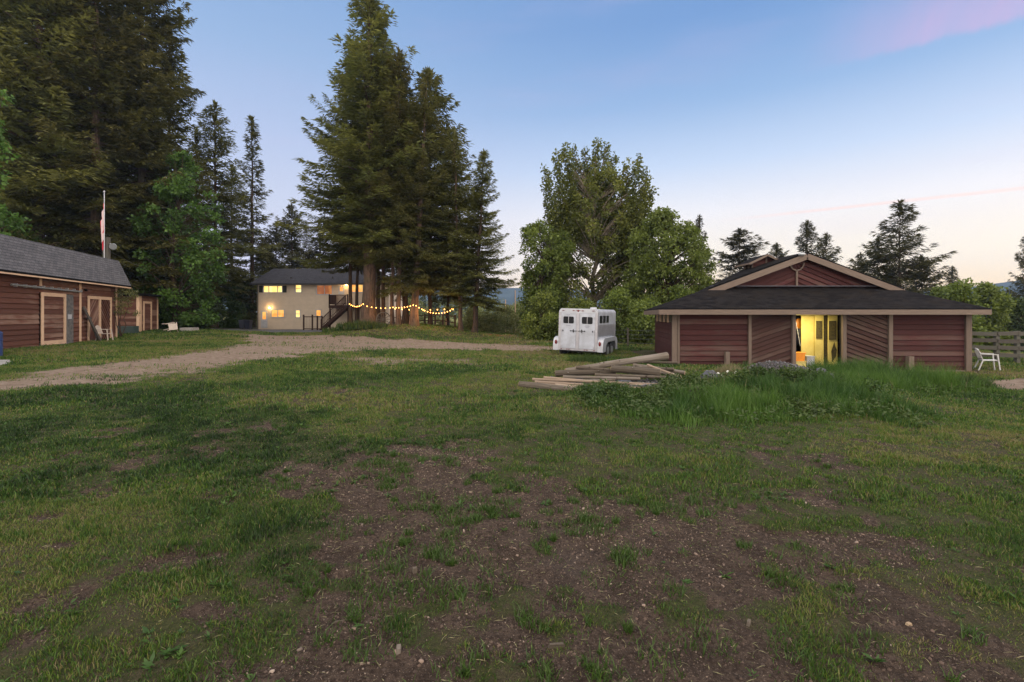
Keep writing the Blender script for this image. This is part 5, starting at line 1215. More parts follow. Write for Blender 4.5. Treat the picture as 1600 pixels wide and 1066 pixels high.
fir('cedar', 672, 42, 118, 'cedar crown making the stepped shoulder of the cluster', wide=1.35, grp=GC, seed=68, tr=.7)
fir('mid', 720, 38.5, 205, 'fir with a slender reddish trunk leaning towards the cluster', wide=1.0, lean=-.035, grp=GC, seed=70, tr=.9, bk='bark_red')
fir('big', 741, 38, 238, 'dark fir at the valley end of the cluster, leaning outwards', wide=1.15, lean=.055, grp=GC, seed=72, tr=1.25)
fir('cedar', 700, 45, 200, 'cedar behind the slender leaning fir', wide=1.35, grp=GC, seed=75, tr=.7)
fir('highcedar', 580, 50, 170, 'cedar deep behind the thickest trunk', wide=1.1, grp=GC, seed=80, tr=.8)
# behind the barn
GB = 'dark firs beyond the barn'
fir('thin', 1093, 62, 340, 'slender spired fir just above the bigleaf maple', wide=.62, grp=GB, seed=1)
fir('ragged', 1155, 64, 361, 'broad ragged fir above the hip of the barn roof', wide=1.4, grp=GB, seed=4)
fir('ragged', 1214, 66, 383, 'flat-topped fir beyond the barn cupola', wide=.9, grp=GB, seed=6)
fir('thin', 1261, 62, 349, 'pointed fir right behind the barn ridge', wide=1.15, grp=GB, seed=8)
fir('thin', 1291, 64, 368, 'shorter pointed fir behind the rake of the barn', wide=1.05, grp=GB, seed=14)
fir('thin', 1406, 56, 318, 'largest fir beyond the barn with a tall spire', wide=1.3, grp=GB, seed=16)
fir('ragged', 1372, 60, 374, 'bushy fir leaning on the largest one behind the barn', wide=1.15, grp=GB, seed=18)
fir('ragged', 1440, 62, 402, 'low ragged fir on the open flank of the largest one', wide=1.15, grp=GB, seed=20)
fir('thin', 1488, 90, 420, 'small distant fir above the young trees', wide=.9, grp=GB, seed=22)
fir('thin', 1603, 52, 372, 'tall fir cut by the frame edge above the rail fence', wide=.72, grp=GB, seed=26)
fir('ragged', 1575, 58, 455, 'low dark fir beside the frame-edge fir', wide=1.2, grp=GB, seed=28)
fir('ragged', 1345, 72, 398, 'faint fir tip between the barn gable and the bushy fir', wide=.7, grp=GB, seed=33)

def leaf_crown(name, puffs, mat, seed, per=260, size=.26, droop=.25, zst=.82):
    """leaves spread through many overlapping clumps; puffs: (x, y, z, r)"""
    rs = np.random.default_rng(seed); parts = []; vals = []
    for (x, y_, z, r) in puffs:
        n = int(per * r * r * rs.uniform(.7, 1.2)) + 12
        d = rs.normal(0, 1, (n, 3)); d /= np.linalg.norm(d, axis=1, keepdims=True); rr = r * rs.uniform(0, 1, n) ** .45 * rs.uniform(.8, 1.15, n)
        c = np.array([x, y_, z]) + d * rr[:, None] * np.array([1, 1, zst])
        D = d * .7 + rs.normal(0, .6, (n, 3)); D[:, 2] -= droop
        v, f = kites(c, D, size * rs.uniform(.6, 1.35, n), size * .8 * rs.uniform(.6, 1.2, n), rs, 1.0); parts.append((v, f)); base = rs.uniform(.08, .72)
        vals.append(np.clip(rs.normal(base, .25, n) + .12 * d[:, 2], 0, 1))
    V, F_ = merge(parts); return np_mesh(name, V, F_, mat, None, {'v': ('FACE', np.concatenate(vals))})
def broadleaf(name, label, base, puffs, mat, bk, r0, seed, per=260, size=.26, grp=None, cat='tree', limbs=True, trunktop=None, zst=.82):
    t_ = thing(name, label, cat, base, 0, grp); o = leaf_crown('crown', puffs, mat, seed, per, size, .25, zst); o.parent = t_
    rs = random.Random(seed); top_ = max(p_[2] for p_ in puffs); tt_ = trunktop or top_ * .8
    b = MB(); ax = []; n = 9
    for i in range(n): s_ = i / (n - 1); ax.append(Vector((rs.uniform(-.12, .12) * i ** .5, rs.uniform(-.12, .12) * i ** .5, -.2 + s_ * tt_)))
    b.tube(ax, [r0 * (1 - .85 * i / (n - 1)) * (1.35 if i == 0 else 1) for i in range(n)], 9, .5); o = b.build('trunk', M[bk]); o.parent = t_
    if limbs:
        b = MB()
        for (x, y_, z, r) in puffs:
            if rs.random() < .6:
                k = max(1, min(n - 2, int((z - r * 1.2 - .25 * math.hypot(x, y_)) / tt_ * (n - 1)))); a = ax[k]; c = Vector((x, y_, z)); m_ = a.lerp(c, .5) + Vector((0, 0, .25 * r)); rr = r0 * .32 * (1 - .5 * k / n); b.tube([a, m_, c, c + (c - m_) * .1], [rr, rr * .6, rr * .3, .012], 5, .5, False)
        o = b.build('limb', M[bk]); o.parent = t_
    return t_
def puffs_from(outline, Y, base, n, r0, r1, seed, depth=2.6, zlo=0):
    """clumps spread in a body whose width follows an outline given as (height fraction, half-width left, half-width right) rows in metres"""
    rs = random.Random(seed); out = []; zt_ = outline[-1][0]
    tries = 0
    while len(out) < n and tries < n * 30:
        tries += 1; z = rs.uniform(outline[0][0], zt_)
        for (a, b_) in zip(outline[:-1], outline[1:]):
            if a[0] <= z <= b_[0]: s_ = (z - a[0]) / (b_[0] - a[0]); wl, wr = a[1] + s_ * (b_[1] - a[1]), a[2] + s_ * (b_[2] - a[2]); break
        r = rs.uniform(r0, r1); x = rs.uniform(-wl, wr); hw = (wl + wr) / 2; cx_ = (wr - wl) / 2; e = abs(x - cx_) / max(hw, .1)
        yv = rs.uniform(-1, 1) * min(depth, hw) * math.sqrt(max(0, 1 - e * e))
        x = x * max(.2, 1 - r * .55 / max(hw, r)); out.append((x, yv, z, r * (1 - .25 * z / zt_)))
    return out
def tree_px(name, label, pxc, Y, rowspx, mat, bk, r0, n, ra, rb, seed, **kw):
    """rows in the photograph's pixels: (py, px left, px right), converted to metres at distance Y"""
    base = onground(pxc, Y); rows_ = sorted([(CH - (py - HY) / FP * Y - base.z, (pxc - a) / FP * Y, (c - pxc) / FP * Y) for py, a, c in rowspx])
    pf = puffs_from(rows_, Y, base, n, ra, rb, seed, kw.pop('depth', 3.)); rs_ = random.Random(seed + 5)
    for tx, ty, drop in kw.pop('plumes', ()):
        dy = rs_.uniform(-1.6, 1.6); x1, z1 = (tx - pxc) / FP * Y, CH - (ty - HY) / FP * Y - base.z; L = drop / FP * Y; m_ = int(L / .3)
        for k in range(m_): f = k / m_; pf.append((x1 * (1 - .45 * f ** 1.5) + rs_.uniform(-.2, .2), dy * (1 - .5 * f) + rs_.uniform(-.2, .2), z1 - .3 - L * f, .26 + .45 * f + rs_.uniform(-.08, .12)))
    return broadleaf(name, label, base, pf, mat, bk, r0, seed, **kw)
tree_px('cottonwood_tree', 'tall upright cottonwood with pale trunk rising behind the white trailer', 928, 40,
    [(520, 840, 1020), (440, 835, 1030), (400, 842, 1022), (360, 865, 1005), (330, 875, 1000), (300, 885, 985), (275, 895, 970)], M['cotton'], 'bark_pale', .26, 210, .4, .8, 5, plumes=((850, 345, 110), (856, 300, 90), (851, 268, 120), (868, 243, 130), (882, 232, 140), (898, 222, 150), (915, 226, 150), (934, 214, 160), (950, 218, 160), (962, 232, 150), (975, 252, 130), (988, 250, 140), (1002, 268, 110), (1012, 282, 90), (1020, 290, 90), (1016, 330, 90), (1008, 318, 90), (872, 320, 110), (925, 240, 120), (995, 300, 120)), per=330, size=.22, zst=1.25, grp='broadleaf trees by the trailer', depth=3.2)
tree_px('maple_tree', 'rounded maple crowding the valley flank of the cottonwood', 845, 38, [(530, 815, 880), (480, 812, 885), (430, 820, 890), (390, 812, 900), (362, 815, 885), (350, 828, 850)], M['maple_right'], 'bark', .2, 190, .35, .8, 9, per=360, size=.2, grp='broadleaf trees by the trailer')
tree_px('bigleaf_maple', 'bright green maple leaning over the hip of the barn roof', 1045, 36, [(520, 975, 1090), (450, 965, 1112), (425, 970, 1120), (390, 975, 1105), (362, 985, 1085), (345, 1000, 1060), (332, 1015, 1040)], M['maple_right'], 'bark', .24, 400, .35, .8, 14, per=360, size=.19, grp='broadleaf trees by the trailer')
GU = 'dark bushes under the broadleaf trees'
for i, (px, Y, a, c, tp, lb) in enumerate(((850, 35, 815, 885, 462, 'rounded dark green bush at the corner of the lawn behind the trailer'), (905, 34, 870, 945, 470, 'dark bush straight behind the trailer roof'), (965, 33, 930, 1000, 455, 'tall leafy bush beyond the trailer flank'), (1010, 31, 975, 1050, 470, 'leafy bush between the trailer and the barn corner'), (1060, 34, 1030, 1100, 450, 'leafy bush half hidden by the barn roof'))):
    tree_px('leafy_bush', lb, px, Y, [(545, a + 6, c - 6), ((545 + tp) / 2, a, c), (tp + 15, a + 8, c - 8), (tp, px - 12, px + 12)], M['cotton'] if i < 2 else M['maple_right'], 'bark', .08, 90, .3, .7, 40 + i, per=360, size=.17, grp=GU, cat='bush')
tree_px('maple_tree', 'bright green maple glowing in front of the tall conifers', 272, 41, [(505, 200, 345), (440, 195, 350), (400, 200, 352), (350, 222, 350), (300, 248, 335), (262, 262, 320), (240, 280, 300)], M['maple'], 'bark', .22, 120, .4, 1.0, 17, per=300, size=.24, grp='maples before the conifers', depth=2.4)
tree_px('maple_tree', 'maple sprays reaching in at the frame edge above the stable', -22, 25, [(420, -70, 10), (345, -60, 20), (300, -60, -8), (210, -50, 3), (150, -50, 8), (120, -40, -10)], M['maple'], 'bark', .2, 60, .35, .7, 19, per=260, size=.22, grp='maples before the conifers')
tree_px('maple_tree', 'low maple bough showing just over the stable roof', 30, 36, [(500, 0, 60), (400, 0, 60), (365, 2, 55), (345, 10, 38)], M['maple'], 'bark', .15, 45, .5, .8, 23, per=240, size=.26, grp='maples before the conifers')
for i, (px, Y, a, c, tp, lb) in enumerate(((235, 44, 205, 290, 440, 'dark bush behind the outbuilding roof'), (300, 46, 262, 345, 455, 'dark bush behind the concrete block'), (345, 58, 318, 376, 440, 'tall dark bush at the edge of the asphalt'), (378, 64, 358, 396, 435, 'dark bush between the bins and the wood'), (150, 38, 110, 200, 420, 'dark bush hidden behind the stable end'))):
    tree_px('dark_bush', lb, px, Y, [(518, a, c), ((518 + tp) / 2, a - 4, c + 4), (tp, px - 18, px + 18)], M['bushdark'], 'bark', .08, 60, .6, 1.1, 60 + i, per=180, size=.26, grp='dark bushes at the wood edge', cat='bush')
# young trees and shrubs seen past the barn
for i, (px, Y, a, c, tp, lb) in enumerate(((1500, 34, 1465, 1530, 440, 'young light green tree over the barn eave'), (1545, 36, 1515, 1575, 447, 'young light green tree behind the plastic chair'), (1595, 38, 1570, 1640, 470, 'dusky bush by the frame edge beyond the rails'), (1470, 44, 1445, 1500, 452, 'green bush tip just over the barn roof'))):
    tree_px('young_tree', lb, px, Y, [(560, a + 8, c - 8), (510, a, c), (475 if tp < 455 else 490, a + 5, c - 5), (tp, px - 10, px + 12)], M['maple_right'] if i != 2 else M['bushdark'], 'bark', .09, 80, .4, .8, 80 + i, per=230, size=.22, grp='young trees beyond the barn')
# shrubs on the slope past the lawn
for i, (px, Y, w_, h) in enumerate(((752, 43, 2.1, 1.9), (772, 42.5, 1.9, 1.6), (790, 46, 2.4, 2.0), (808, 50, 2.4, 2.6), (735, 58, 2.4, 3.0), (690, 66, 2.6, 3.4), (660, 72, 3.2, 4.0), (712, 80, 3.5, 5.6), (765, 70, 4.5, 6), (800, 66, 4, 5.4), (830, 58, 4, 5), (640, 84, 4, 5))):
    q = onground(px, Y); rs_ = random.Random(200 + i); pf = [(rs_.uniform(-.5, .5) * w_, rs_.uniform(-.5, .5) * w_, rs_.uniform(.15, .95) * h * (1 - .0 * k), rs_.uniform(.3, .55) * (1 + h * .08)) for k in range(int(16 + h * 7))]
    broadleaf('slope_shrub', ['grey-green shrub at the outer edge of the lawn', 'shrub above the reddish mulch bed', 'loose pale shrub below the mulch bed', 'tall pale shrub beside the light post', 'yellow-green shrub seen under the leaning firs', 'pale bush below the paddock fence', 'pale bush below the near end of the paddock fence', 'young poplar beyond the paddock fence',
        'young poplar seen between the leaning firs', 'young poplar beyond the light post', 'rounded shrub at the foot of the broadleaf trees', 'bushy sapling beyond the thin trunks'][i], q, pf, M['bushpale'], 'bark', .05, 300 + i, per=170 if Y > 50 else 260, size=.22 if Y > 50 else .15, grp='shrubs on the valley slope', cat='shrub', limbs=False)

# far woods down in the valley
def woods():
    rs = np.random.default_rng(77); parts = []; vals = []
    for Y, n, hh in ((120, 70, 8), (170, 90, 11), (240, 130, 14), (330, 150, 17), (450, 170, 20), (620, 190, 24), (850, 220, 28), (1150, 240, 32)):
        X = rs.uniform(-.55, 1.25, n) * Y; yy = Y + rs.uniform(-.12, .12, n) * Y; Z = gz(X, yy)
        keep = (X / yy > -.5); X, yy, Z = X[keep], yy[keep], Z[keep]
        for x, y_, z in zip(X, yy, Z):
            h = hh * rs.uniform(.5, 1.15); con = rs.uniform() < .55; k = 46 if Y > 300 else 110; t = rs.uniform(.05, 1, k)
            rr = h * ((.2 * (1 - t)) if con else .3 * np.sqrt(np.clip(1 - (2 * t - 1.05) ** 2, .02, 1))); a = rs.uniform(0, 6.28, k); r2 = rr * rs.uniform(.1, 1, k)
            c = np.stack([x + np.cos(a) * r2, y_ + np.sin(a) * r2, z + h * t], 1); D = np.stack([np.cos(a), np.sin(a), rs.normal(-.1 if con else .4, .5, k)], 1)
            v, f = kites(c, D, np.full(k, h * .13), np.full(k, h * .09), rs, .8); parts.append((v, f)); vals.append(np.clip(rs.normal(.15 if con else .75, .12, k), 0, 1))
    V, F_ = merge(parts); m = leafmat('valley_woods', (.020, .032, .014), (.15, .17, .05), (.06, .08, .028), .3, .01)
    tag(np_mesh('distant_woods', V, F_, m, None, {'v': ('FACE', np.concatenate(vals))}), None, None, None, 'stuff')
woods()

# ------------------------------------------------------------------ grass, weeds and litter
def zsample(x, y):
    z = gz(x, y); d, g, a, p, h, w_, mu = masks(x, y); near = 1 - sm(y, 14, 30)
    z = z + (fbm(x * 9, y * 9, 5, 3) - .5) * .022 * near * (.4 + d) + (fbm(x * 2.5, y * 2.5, 6, 2) - .5) * .05 * near * d - d * .012
    return z, (d, g, a, p, h, w_, mu)
def blades(x, y, z, hgt, wid, v, rs, lean=.55, seg=2):
    n = len(x); a = rs.uniform(0, 6.28, n); fx, fy = np.cos(a), np.sin(a); b2 = rs.uniform(0, 6.28, n); ln = rs.uniform(.15, 1, n) * lean * hgt; lx, ly = np.cos(b2) * ln, np.sin(b2) * ln
    B = np.stack([x, y, z - .006], 1); S = np.stack([fx, fy, 0 * fx], 1) * (wid / 2)[:, None]
    Mi = B + np.stack([lx * .3, ly * .3, hgt * .55], 1); Ti = B + np.stack([lx, ly, hgt * rs.uniform(.8, 1, n)], 1)
    V = np.stack([B - S, B + S, Mi + S * .75, Mi - S * .75, Ti], 1).reshape(-1, 3); i = np.arange(n)[:, None] * 5
    F_ = np.concatenate([i + np.array([[0, 1, 2]]), i + np.array([[0, 2, 3]]), i + np.array([[3, 2, 4]])], 1).reshape(-1, 3)
    return V, F_, np.repeat(v, 3)
def house_free(x, y):
    """no blades inside buildings or under the trailer"""
    ok = ~((y > 18.75) & (y < 25.2) & (x > 6.0) & (x < 18.1))
    u = (x + 21.8) * SU.x + (y - 20.7) * SU.y; n_ = (x + 21.8) * SN.x + (y - 20.7) * SN.y; ok &= ~((u > -7.5) & (u < 11.0) & (n_ < .3) & (n_ > -7))
    u = (x + 27.57) * SU.x + (y - 36) * SU.y; n_ = (x + 27.57) * SN.x + (y - 36) * SN.y; ok &= ~((u > 0) & (u < 3.4) & (n_ < 0) & (n_ > -2.6))
    return ok & ~((y > 54.4) & (x < -12) & (x > -30))
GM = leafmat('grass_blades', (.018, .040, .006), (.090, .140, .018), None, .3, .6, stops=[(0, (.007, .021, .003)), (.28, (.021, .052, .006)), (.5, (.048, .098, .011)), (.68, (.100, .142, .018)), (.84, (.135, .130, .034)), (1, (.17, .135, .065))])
GM2 = leafmat('lush_weeds', (.018, .050, .008), (.070, .130, .018), (.036, .078, .011), .35, 1.2)
GM3 = leafmat('seed_stems', (.14, .13, .06), (.30, .26, .14), (.2, .2, .09), .25, 1.0)
def grass():
    rs = np.random.default_rng(5); out = []
    for (y0, y1, dens, h0, h1, w0, w1) in ((1.35, 4.2, 12500, .016, .040, .0030, .0060), (4.2, 8, 4600, .020, .054, .0055, .0105), (8, 15, 1350, .028, .074, .010, .018), (15, 28, 480, .04, .10, .018, .034), (28, 52, 150, .05, .13, .035, .06)):
        area = 1.25 * (y1 ** 2 - y0 ** 2) + 8.0 * (y1 - y0); n = int(area * dens)
        wgt = lambda q: 1.25 * q * q + 8.0 * q / 1.0
        u_ = rs.uniform(0, 1, n) * (wgt(y1) - wgt(y0)) + wgt(y0); y = (-8.0 + np.sqrt(64 + 5.0 * u_)) / 2.5; x = rs.uniform(-1, 1, n) * (1.25 * y + 4.0)
        z, (d, g, a, p, h, w_, mu) = zsample(x, y)
        cl = fbm(x * 5.2, y * 5.2, 91, 3); c3_ = fbm(x * 1.5, y * 1.5, 94, 3); lush = sm(fbm(x * .45, y * .45, 92, 3) + .17 * sm(-x, -1, 5) - .10 * sm(x, .5, 4) * (1 - sm(y, 6, 12)), .42, .66)
        prob = (1 - d) ** .8 * (1 - .995 * sm(g, .0, .9)) * (1 - a) * (1 - p) * (1 - h * .95) * (.34 + .66 * sm(cl + .25 * lush, .34, .62)) * (.75 + .25 * sm(c3_ + .3 * lush, .3, .6))
        prob = prob + .04 * (d > .5) * (cl > .55)
        k = (rs.uniform(0, 1, n) < prob) & house_free(x, y); x, y, z, cl, lush, d, w_, c3_ = (q[k] for q in (x, y, z, cl, lush, d, w_, c3_)); n = len(x)
        hgt = rs.uniform(h0, h1, n) * (.58 + .72 * sm(cl, .34, .76) + .36 * lush * sm(c3_, .35, .6)) * rs.uniform(.65, 1.15, n) * (1 - .3 * d) * (1 + .6 * w_); wid = rs.uniform(w0, w1, n)
        dry = sm(fbm(x * .9, y * .9, 93, 4), .46, .64); hue = fbm(x * .33, y * .33, 96, 3)
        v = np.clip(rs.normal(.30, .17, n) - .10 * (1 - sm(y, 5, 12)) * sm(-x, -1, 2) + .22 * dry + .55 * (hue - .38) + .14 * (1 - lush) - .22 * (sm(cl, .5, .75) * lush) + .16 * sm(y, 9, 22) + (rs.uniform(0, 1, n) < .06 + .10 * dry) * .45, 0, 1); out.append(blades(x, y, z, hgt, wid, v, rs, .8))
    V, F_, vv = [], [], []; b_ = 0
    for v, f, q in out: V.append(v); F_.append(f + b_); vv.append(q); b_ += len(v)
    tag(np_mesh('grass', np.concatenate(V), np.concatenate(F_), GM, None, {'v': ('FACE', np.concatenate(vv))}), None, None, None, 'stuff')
grass()
def tall_grass():
    rs = np.random.default_rng(6); out = []; n = 300000
    x = rs.uniform(-1, 14, n); y = rs.uniform(6.5, 20.5, n); z, (d, g, a, p, h, w_, mu) = zsample(x, y); cl = fbm(x * 2.2, y * 2.2, 95, 3)
    k = (rs.uniform(0, 1, n) < w_ * (.3 + 1.3 * sm(cl, .3, .7)) * .85) & house_free(x, y); x, y, z, cl, w_ = x[k], y[k], z[k], cl[k], w_[k]; n = len(x)
    hgt = rs.uniform(.12, .34, n) * (.30 + 1.35 * cl) * (.3 + .8 * w_) * (.4 + .6 * np.maximum(sm(x, 3.0, 5.0), 1 - sm(y, 8.6, 9.8))) * (1 - .5 * sm(y, 9.6, 11.2) * (1 - sm(x, 8.6, 9.6))) * (.55 + .75 * sm(fbm(x * .9, y * .9, 115, 3), .35, .6)) * (1 + .5 * sm(x, 8.5, 10)); v = np.clip(rs.normal(.15 + .9 * sm(fbm(x * 1.1, y * 1.1, 117, 3), .38, .62), .25, n), 0, 1)
    v0, f0, q0 = blades(x, y, z, hgt, rs.uniform(.007, .014, n), v, rs, .55)
    tag(np_mesh('tall_grass', v0, f0, GM2, None, {'v': ('FACE', q0)}), None, None, None, 'stuff')
    n = 1500; x = rs.uniform(.5, 12, n); y = rs.uniform(8, 17, n); z, mm = zsample(x, y); k = (rs.uniform(0, 1, n) < mm[5] * .8) & house_free(x, y); x, y, z = x[k], y[k], z[k]; n = len(x)
    v0, f0, q0 = blades(x, y, z, rs.uniform(.2, .42, n) * (.5 + .5 * sm(x, 3, 5)), rs.uniform(.005, .009, n), rs.uniform(0, 1, n), rs, .35); tag(np_mesh('dry_stems', v0, f0, GM3, None, {'v': ('FACE', q0)}), None, None, None, 'stuff')
    # leafy weeds among the tall grass
    n = 60000; x = rs.uniform(0, 12, n); y = rs.uniform(7.2, 16, n); z, mm = zsample(x, y); cl = fbm(x * 1.6 + 5, y * 1.6, 97, 3); k = (rs.uniform(0, 1, n) < mm[5] * sm(cl, .36, .56)) & house_free(x, y); x, y, z, cl = x[k], y[k], z[k], cl[k]; n = len(x)
    c = np.stack([x, y, z + rs.uniform(.02, .17, n) * (.5 + cl)], 1); a = rs.uniform(0, 6.28, n); D = np.stack([np.cos(a), np.sin(a), rs.normal(.1, .5, n)], 1); v0, f0 = kites(c, D, rs.uniform(.04, .10, n), rs.uniform(.02, .045, n), rs, 1.)
    tag(np_mesh('leafy_weeds', v0, f0, M['bushdark'], None, {'v': ('FACE', rs.uniform(.2, 1, n))}), None, None, None, 'stuff')
tall_grass()
def rosettes():
    """broad-leaved weeds flat on the turf and tufts standing in the bare earth"""
    rs = np.random.default_rng(9); parts = []; vals = []
    n = 15000; y = np.sqrt(rs.uniform(1.5 ** 2, 13 ** 2, n)); x = rs.uniform(-1, 1, n) * (1.1 * y + 1.2); z, (d, g, a, p, h, w_, mu) = zsample(x, y); cl = fbm(x * 1.3, y * 1.3, 99, 2)
    k = (rs.uniform(0, 1, n) < .08 + .9 * sm(cl, .5, .62) * sm(fbm(x * 4, y * 4, 98, 2), .4, .6)) & (g < .3) & (h < .4); x, y, z, d = x[k], y[k], z[k], d[k]
    for xi, yi, zi, di in zip(x, y, z, d):
        if di > .6 and rs.uniform() < .6: continue
        s_ = rs.uniform(.3, .85); m_ = rs.integers(5, 13); a = rs.uniform(0, 6.28, m_); L = rs.uniform(.02, .075, m_) * s_ * (1 + .03 * yi); D = np.stack([np.cos(a), np.sin(a), rs.uniform(.05, .8, m_)], 1)
        v, f = kites(np.tile([xi, yi, zi + .004], (m_, 1)) + rs.normal(0, .006, (m_, 3)), D, L, L * rs.uniform(.25, .45, m_), rs, .2); parts.append((v, f)); vals.append(np.clip(rs.normal(rs.uniform(.15, .6), .15, m_), 0, 1))
    V, F_ = merge(parts); tag(np_mesh('ground_weeds', V, F_, GM2, None, {'v': ('FACE', np.concatenate(vals))}), None, None, None, 'stuff')
    out = []; n = 6500; y = np.sqrt(rs.uniform(1.5 ** 2, 12 ** 2, n)); x = rs.uniform(-.75, 1.1, n) * y; z, mm = zsample(x, y); cl = fbm(x * 1.7, y * 1.7, 103, 2); k = (mm[0] > .35) & (rs.uniform(0, 1, n) < .15 + .7 * (cl > .56)); x, y, z = x[k], y[k], z[k]
    for xi, yi, zi in zip(x, y, z):
        m_ = rs.integers(14, 90); s_ = rs.uniform(.02, .14); r_ = s_ * np.sqrt(rs.uniform(0, 1, m_)); a = rs.uniform(0, 6.28, m_); el = rs.uniform(.7, 1.6)
        out.append(blades(xi + np.cos(a) * r_ * el, yi + np.sin(a) * r_, np.full(m_, zi), rs.uniform(.025, .075, m_), rs.uniform(.003, .0065, m_) * (1 + yi * .06), np.clip(rs.normal(.5, .25, m_), 0, 1), rs, 1.1))
    V, F_, vv = [], [], []; b_ = 0
    for v, f, q in out: V.append(v); F_.append(f + b_); vv.append(q); b_ += len(v)
    tag(np_mesh('grass_tufts', np.concatenate(V), np.concatenate(F_), GM2, None, {'v': ('FACE', np.concatenate(vv))}), None, None, None, 'stuff')
rosettes()
def litter():
    rs = np.random.default_rng(10)
    m = simple('wood_chip', (.12, .08, .058), (.20, .155, .125), 4, .9, attr=1.2); n = 85000; y = np.sqrt(rs.uniform(1.4 ** 2, 11 ** 2, n)); x = rs.uniform(-1, 1, n) * (1.1 * y + .5); z, mm = zsample(x, y)
    k = rs.uniform(0, 1, n) < mm[0] * (.25 + .75 * sm(fbm(x * 1.2, y * 1.2, 111, 2), .4, .65)) + .01; x, y, z = x[k], y[k], z[k]; n = len(x)
    big = rs.uniform(0, 1, n) ** 18; L = (.0035 + .007 * rs.uniform(0, 1, n) ** 2) * (1 + .05 * y) + .018 * big; W_ = L * rs.uniform(.18, .6, n); H_ = W_ * .4; a = rs.uniform(0, 6.28, n)
    ux, uy = np.cos(a) * L / 2, np.sin(a) * L / 2; vx, vy = -np.sin(a) * W_ / 2, np.cos(a) * W_ / 2; ti = rs.normal(0, .25, n) * L / 2
    cs = [(-1, -1), (1, -1), (1, 1), (-1, 1)]; V = []
    for zz in (-.003, None):
        for (p_, q_) in cs: V.append(np.stack([x + p_ * ux * (1 if zz else .85) + q_ * vx, y + p_ * uy * (1 if zz else .85) + q_ * vy, z + p_ * ti + (0 if zz is None else zz) + (H_ + .002 if zz is None else 0)], 1))
    V = np.stack(V, 1).reshape(-1, 3); i = np.arange(n)[:, None, None] * 8; F_ = (i + np.array([[4, 5, 6, 7], [0, 1, 5, 4], [1, 2, 6, 5], [2, 3, 7, 6], [3, 0, 4, 7]])[None]).reshape(-1, 4)
    tag(np_mesh('wood_chips', V, F_, m, None, {'v': ('FACE', np.repeat(rs.uniform(0, 1, n), 5))}), None, None, None, 'stuff')
    # crumbs of soil, and dead straws lying flat
    n = 60000; y = np.sqrt(rs.uniform(1.4 ** 2, 7.5 ** 2, n)); x = rs.uniform(-1, 1, n) * (1.1 * y + .5); z, mm = zsample(x, y); k = rs.uniform(0, 1, n) < mm[0]; x, y, z = x[k], y[k], z[k]; n = len(x); s_ = .0025 + .009 * rs.uniform(0, 1, n) ** 4 + .0006 * y
    base = np.array([(1, 0, 0), (0, 1, 0), (-1, 0, 0), (0, -1, 0), (0, 0, 1)], float); tri = np.array([(0, 1, 4), (1, 2, 4), (2, 3, 4), (3, 0, 4)])
    V = (np.stack([x, y, z - s_ * .1], 1)[:, None, :] + base[None] * s_[:, None, None] * rs.uniform(.6, 1.25, (n, 5, 1))).reshape(-1, 3); F_ = (np.arange(n)[:, None, None] * 5 + tri[None]).reshape(-1, 3)
    tag(np_mesh('soil_crumbs', V, F_, simple('soil_crumb', (.035, .021, .015), (.08, .052, .038), 4, .95, attr=1.0), None, {'v': ('FACE', np.repeat(rs.uniform(0, 1, n), 4))}), None, None, None, 'stuff')
    n = 26000; y = np.sqrt(rs.uniform(1.4 ** 2, 10 ** 2, n)); x = rs.uniform(-1, 1, n) * (1.1 * y + .5); z, mm = zsample(x, y); k = (rs.uniform(0, 1, n) < .25 + .6 * mm[0]) & (mm[1] < .3); x, y, z = x[k], y[k], z[k]; n = len(x); a = rs.uniform(0, 6.28, n)
    v0, f0 = kites(np.stack([x, y, z + .004], 1), np.stack([np.cos(a), np.sin(a), rs.normal(.03, .08, n)], 1), rs.uniform(.02, .07, n), rs.uniform(.0015, .0035, n) * (1 + .12 * y), rs, .3); tag(np_mesh('dead_straw', v0, f0, GM3, None, {'v': ('FACE', rs.uniform(0, 1, n))}), None, None, None, 'stuff')
    # crushed stone on the heap and along the track
    n = 9000; x = rs.uniform(1.5, 10, n); y = rs.uniform(10, 15, n); z, mm = zsample(x, y); k = rs.uniform(0, 1, n) < mm[4]; x, y, z = x[k], y[k], z[k]; n = len(x); s_ = rs.uniform(.012, .045, n)
    base = np.array([(1, 0, 0), (0, 1, 0), (-1, 0, 0), (0, -1, 0), (0, 0, 1), (0, 0, -1)], float); tri = np.array([(0, 1, 4), (1, 2, 4), (2, 3, 4), (3, 0, 4), (1, 0, 5), (2, 1, 5), (3, 2, 5), (0, 3, 5)])
    V = (np.stack([x, y, z + s_ * .2], 1)[:, None, :] + base[None] * s_[:, None, None] * rs.uniform(.6, 1.2, (n, 6, 1))).reshape(-1, 3); F_ = (np.arange(n)[:, None, None] * 6 + tri[None]).reshape(-1, 3)
    tag(np_mesh('crushed_stone', V, F_, simple('crushed_stone', (.105, .10, .11), (.05, .047, .05), 3, .9, attr=.8), None, {'v': ('FACE', np.repeat(rs.uniform(0, 1, n), 8))}), None, None, None, 'stuff')
litter()
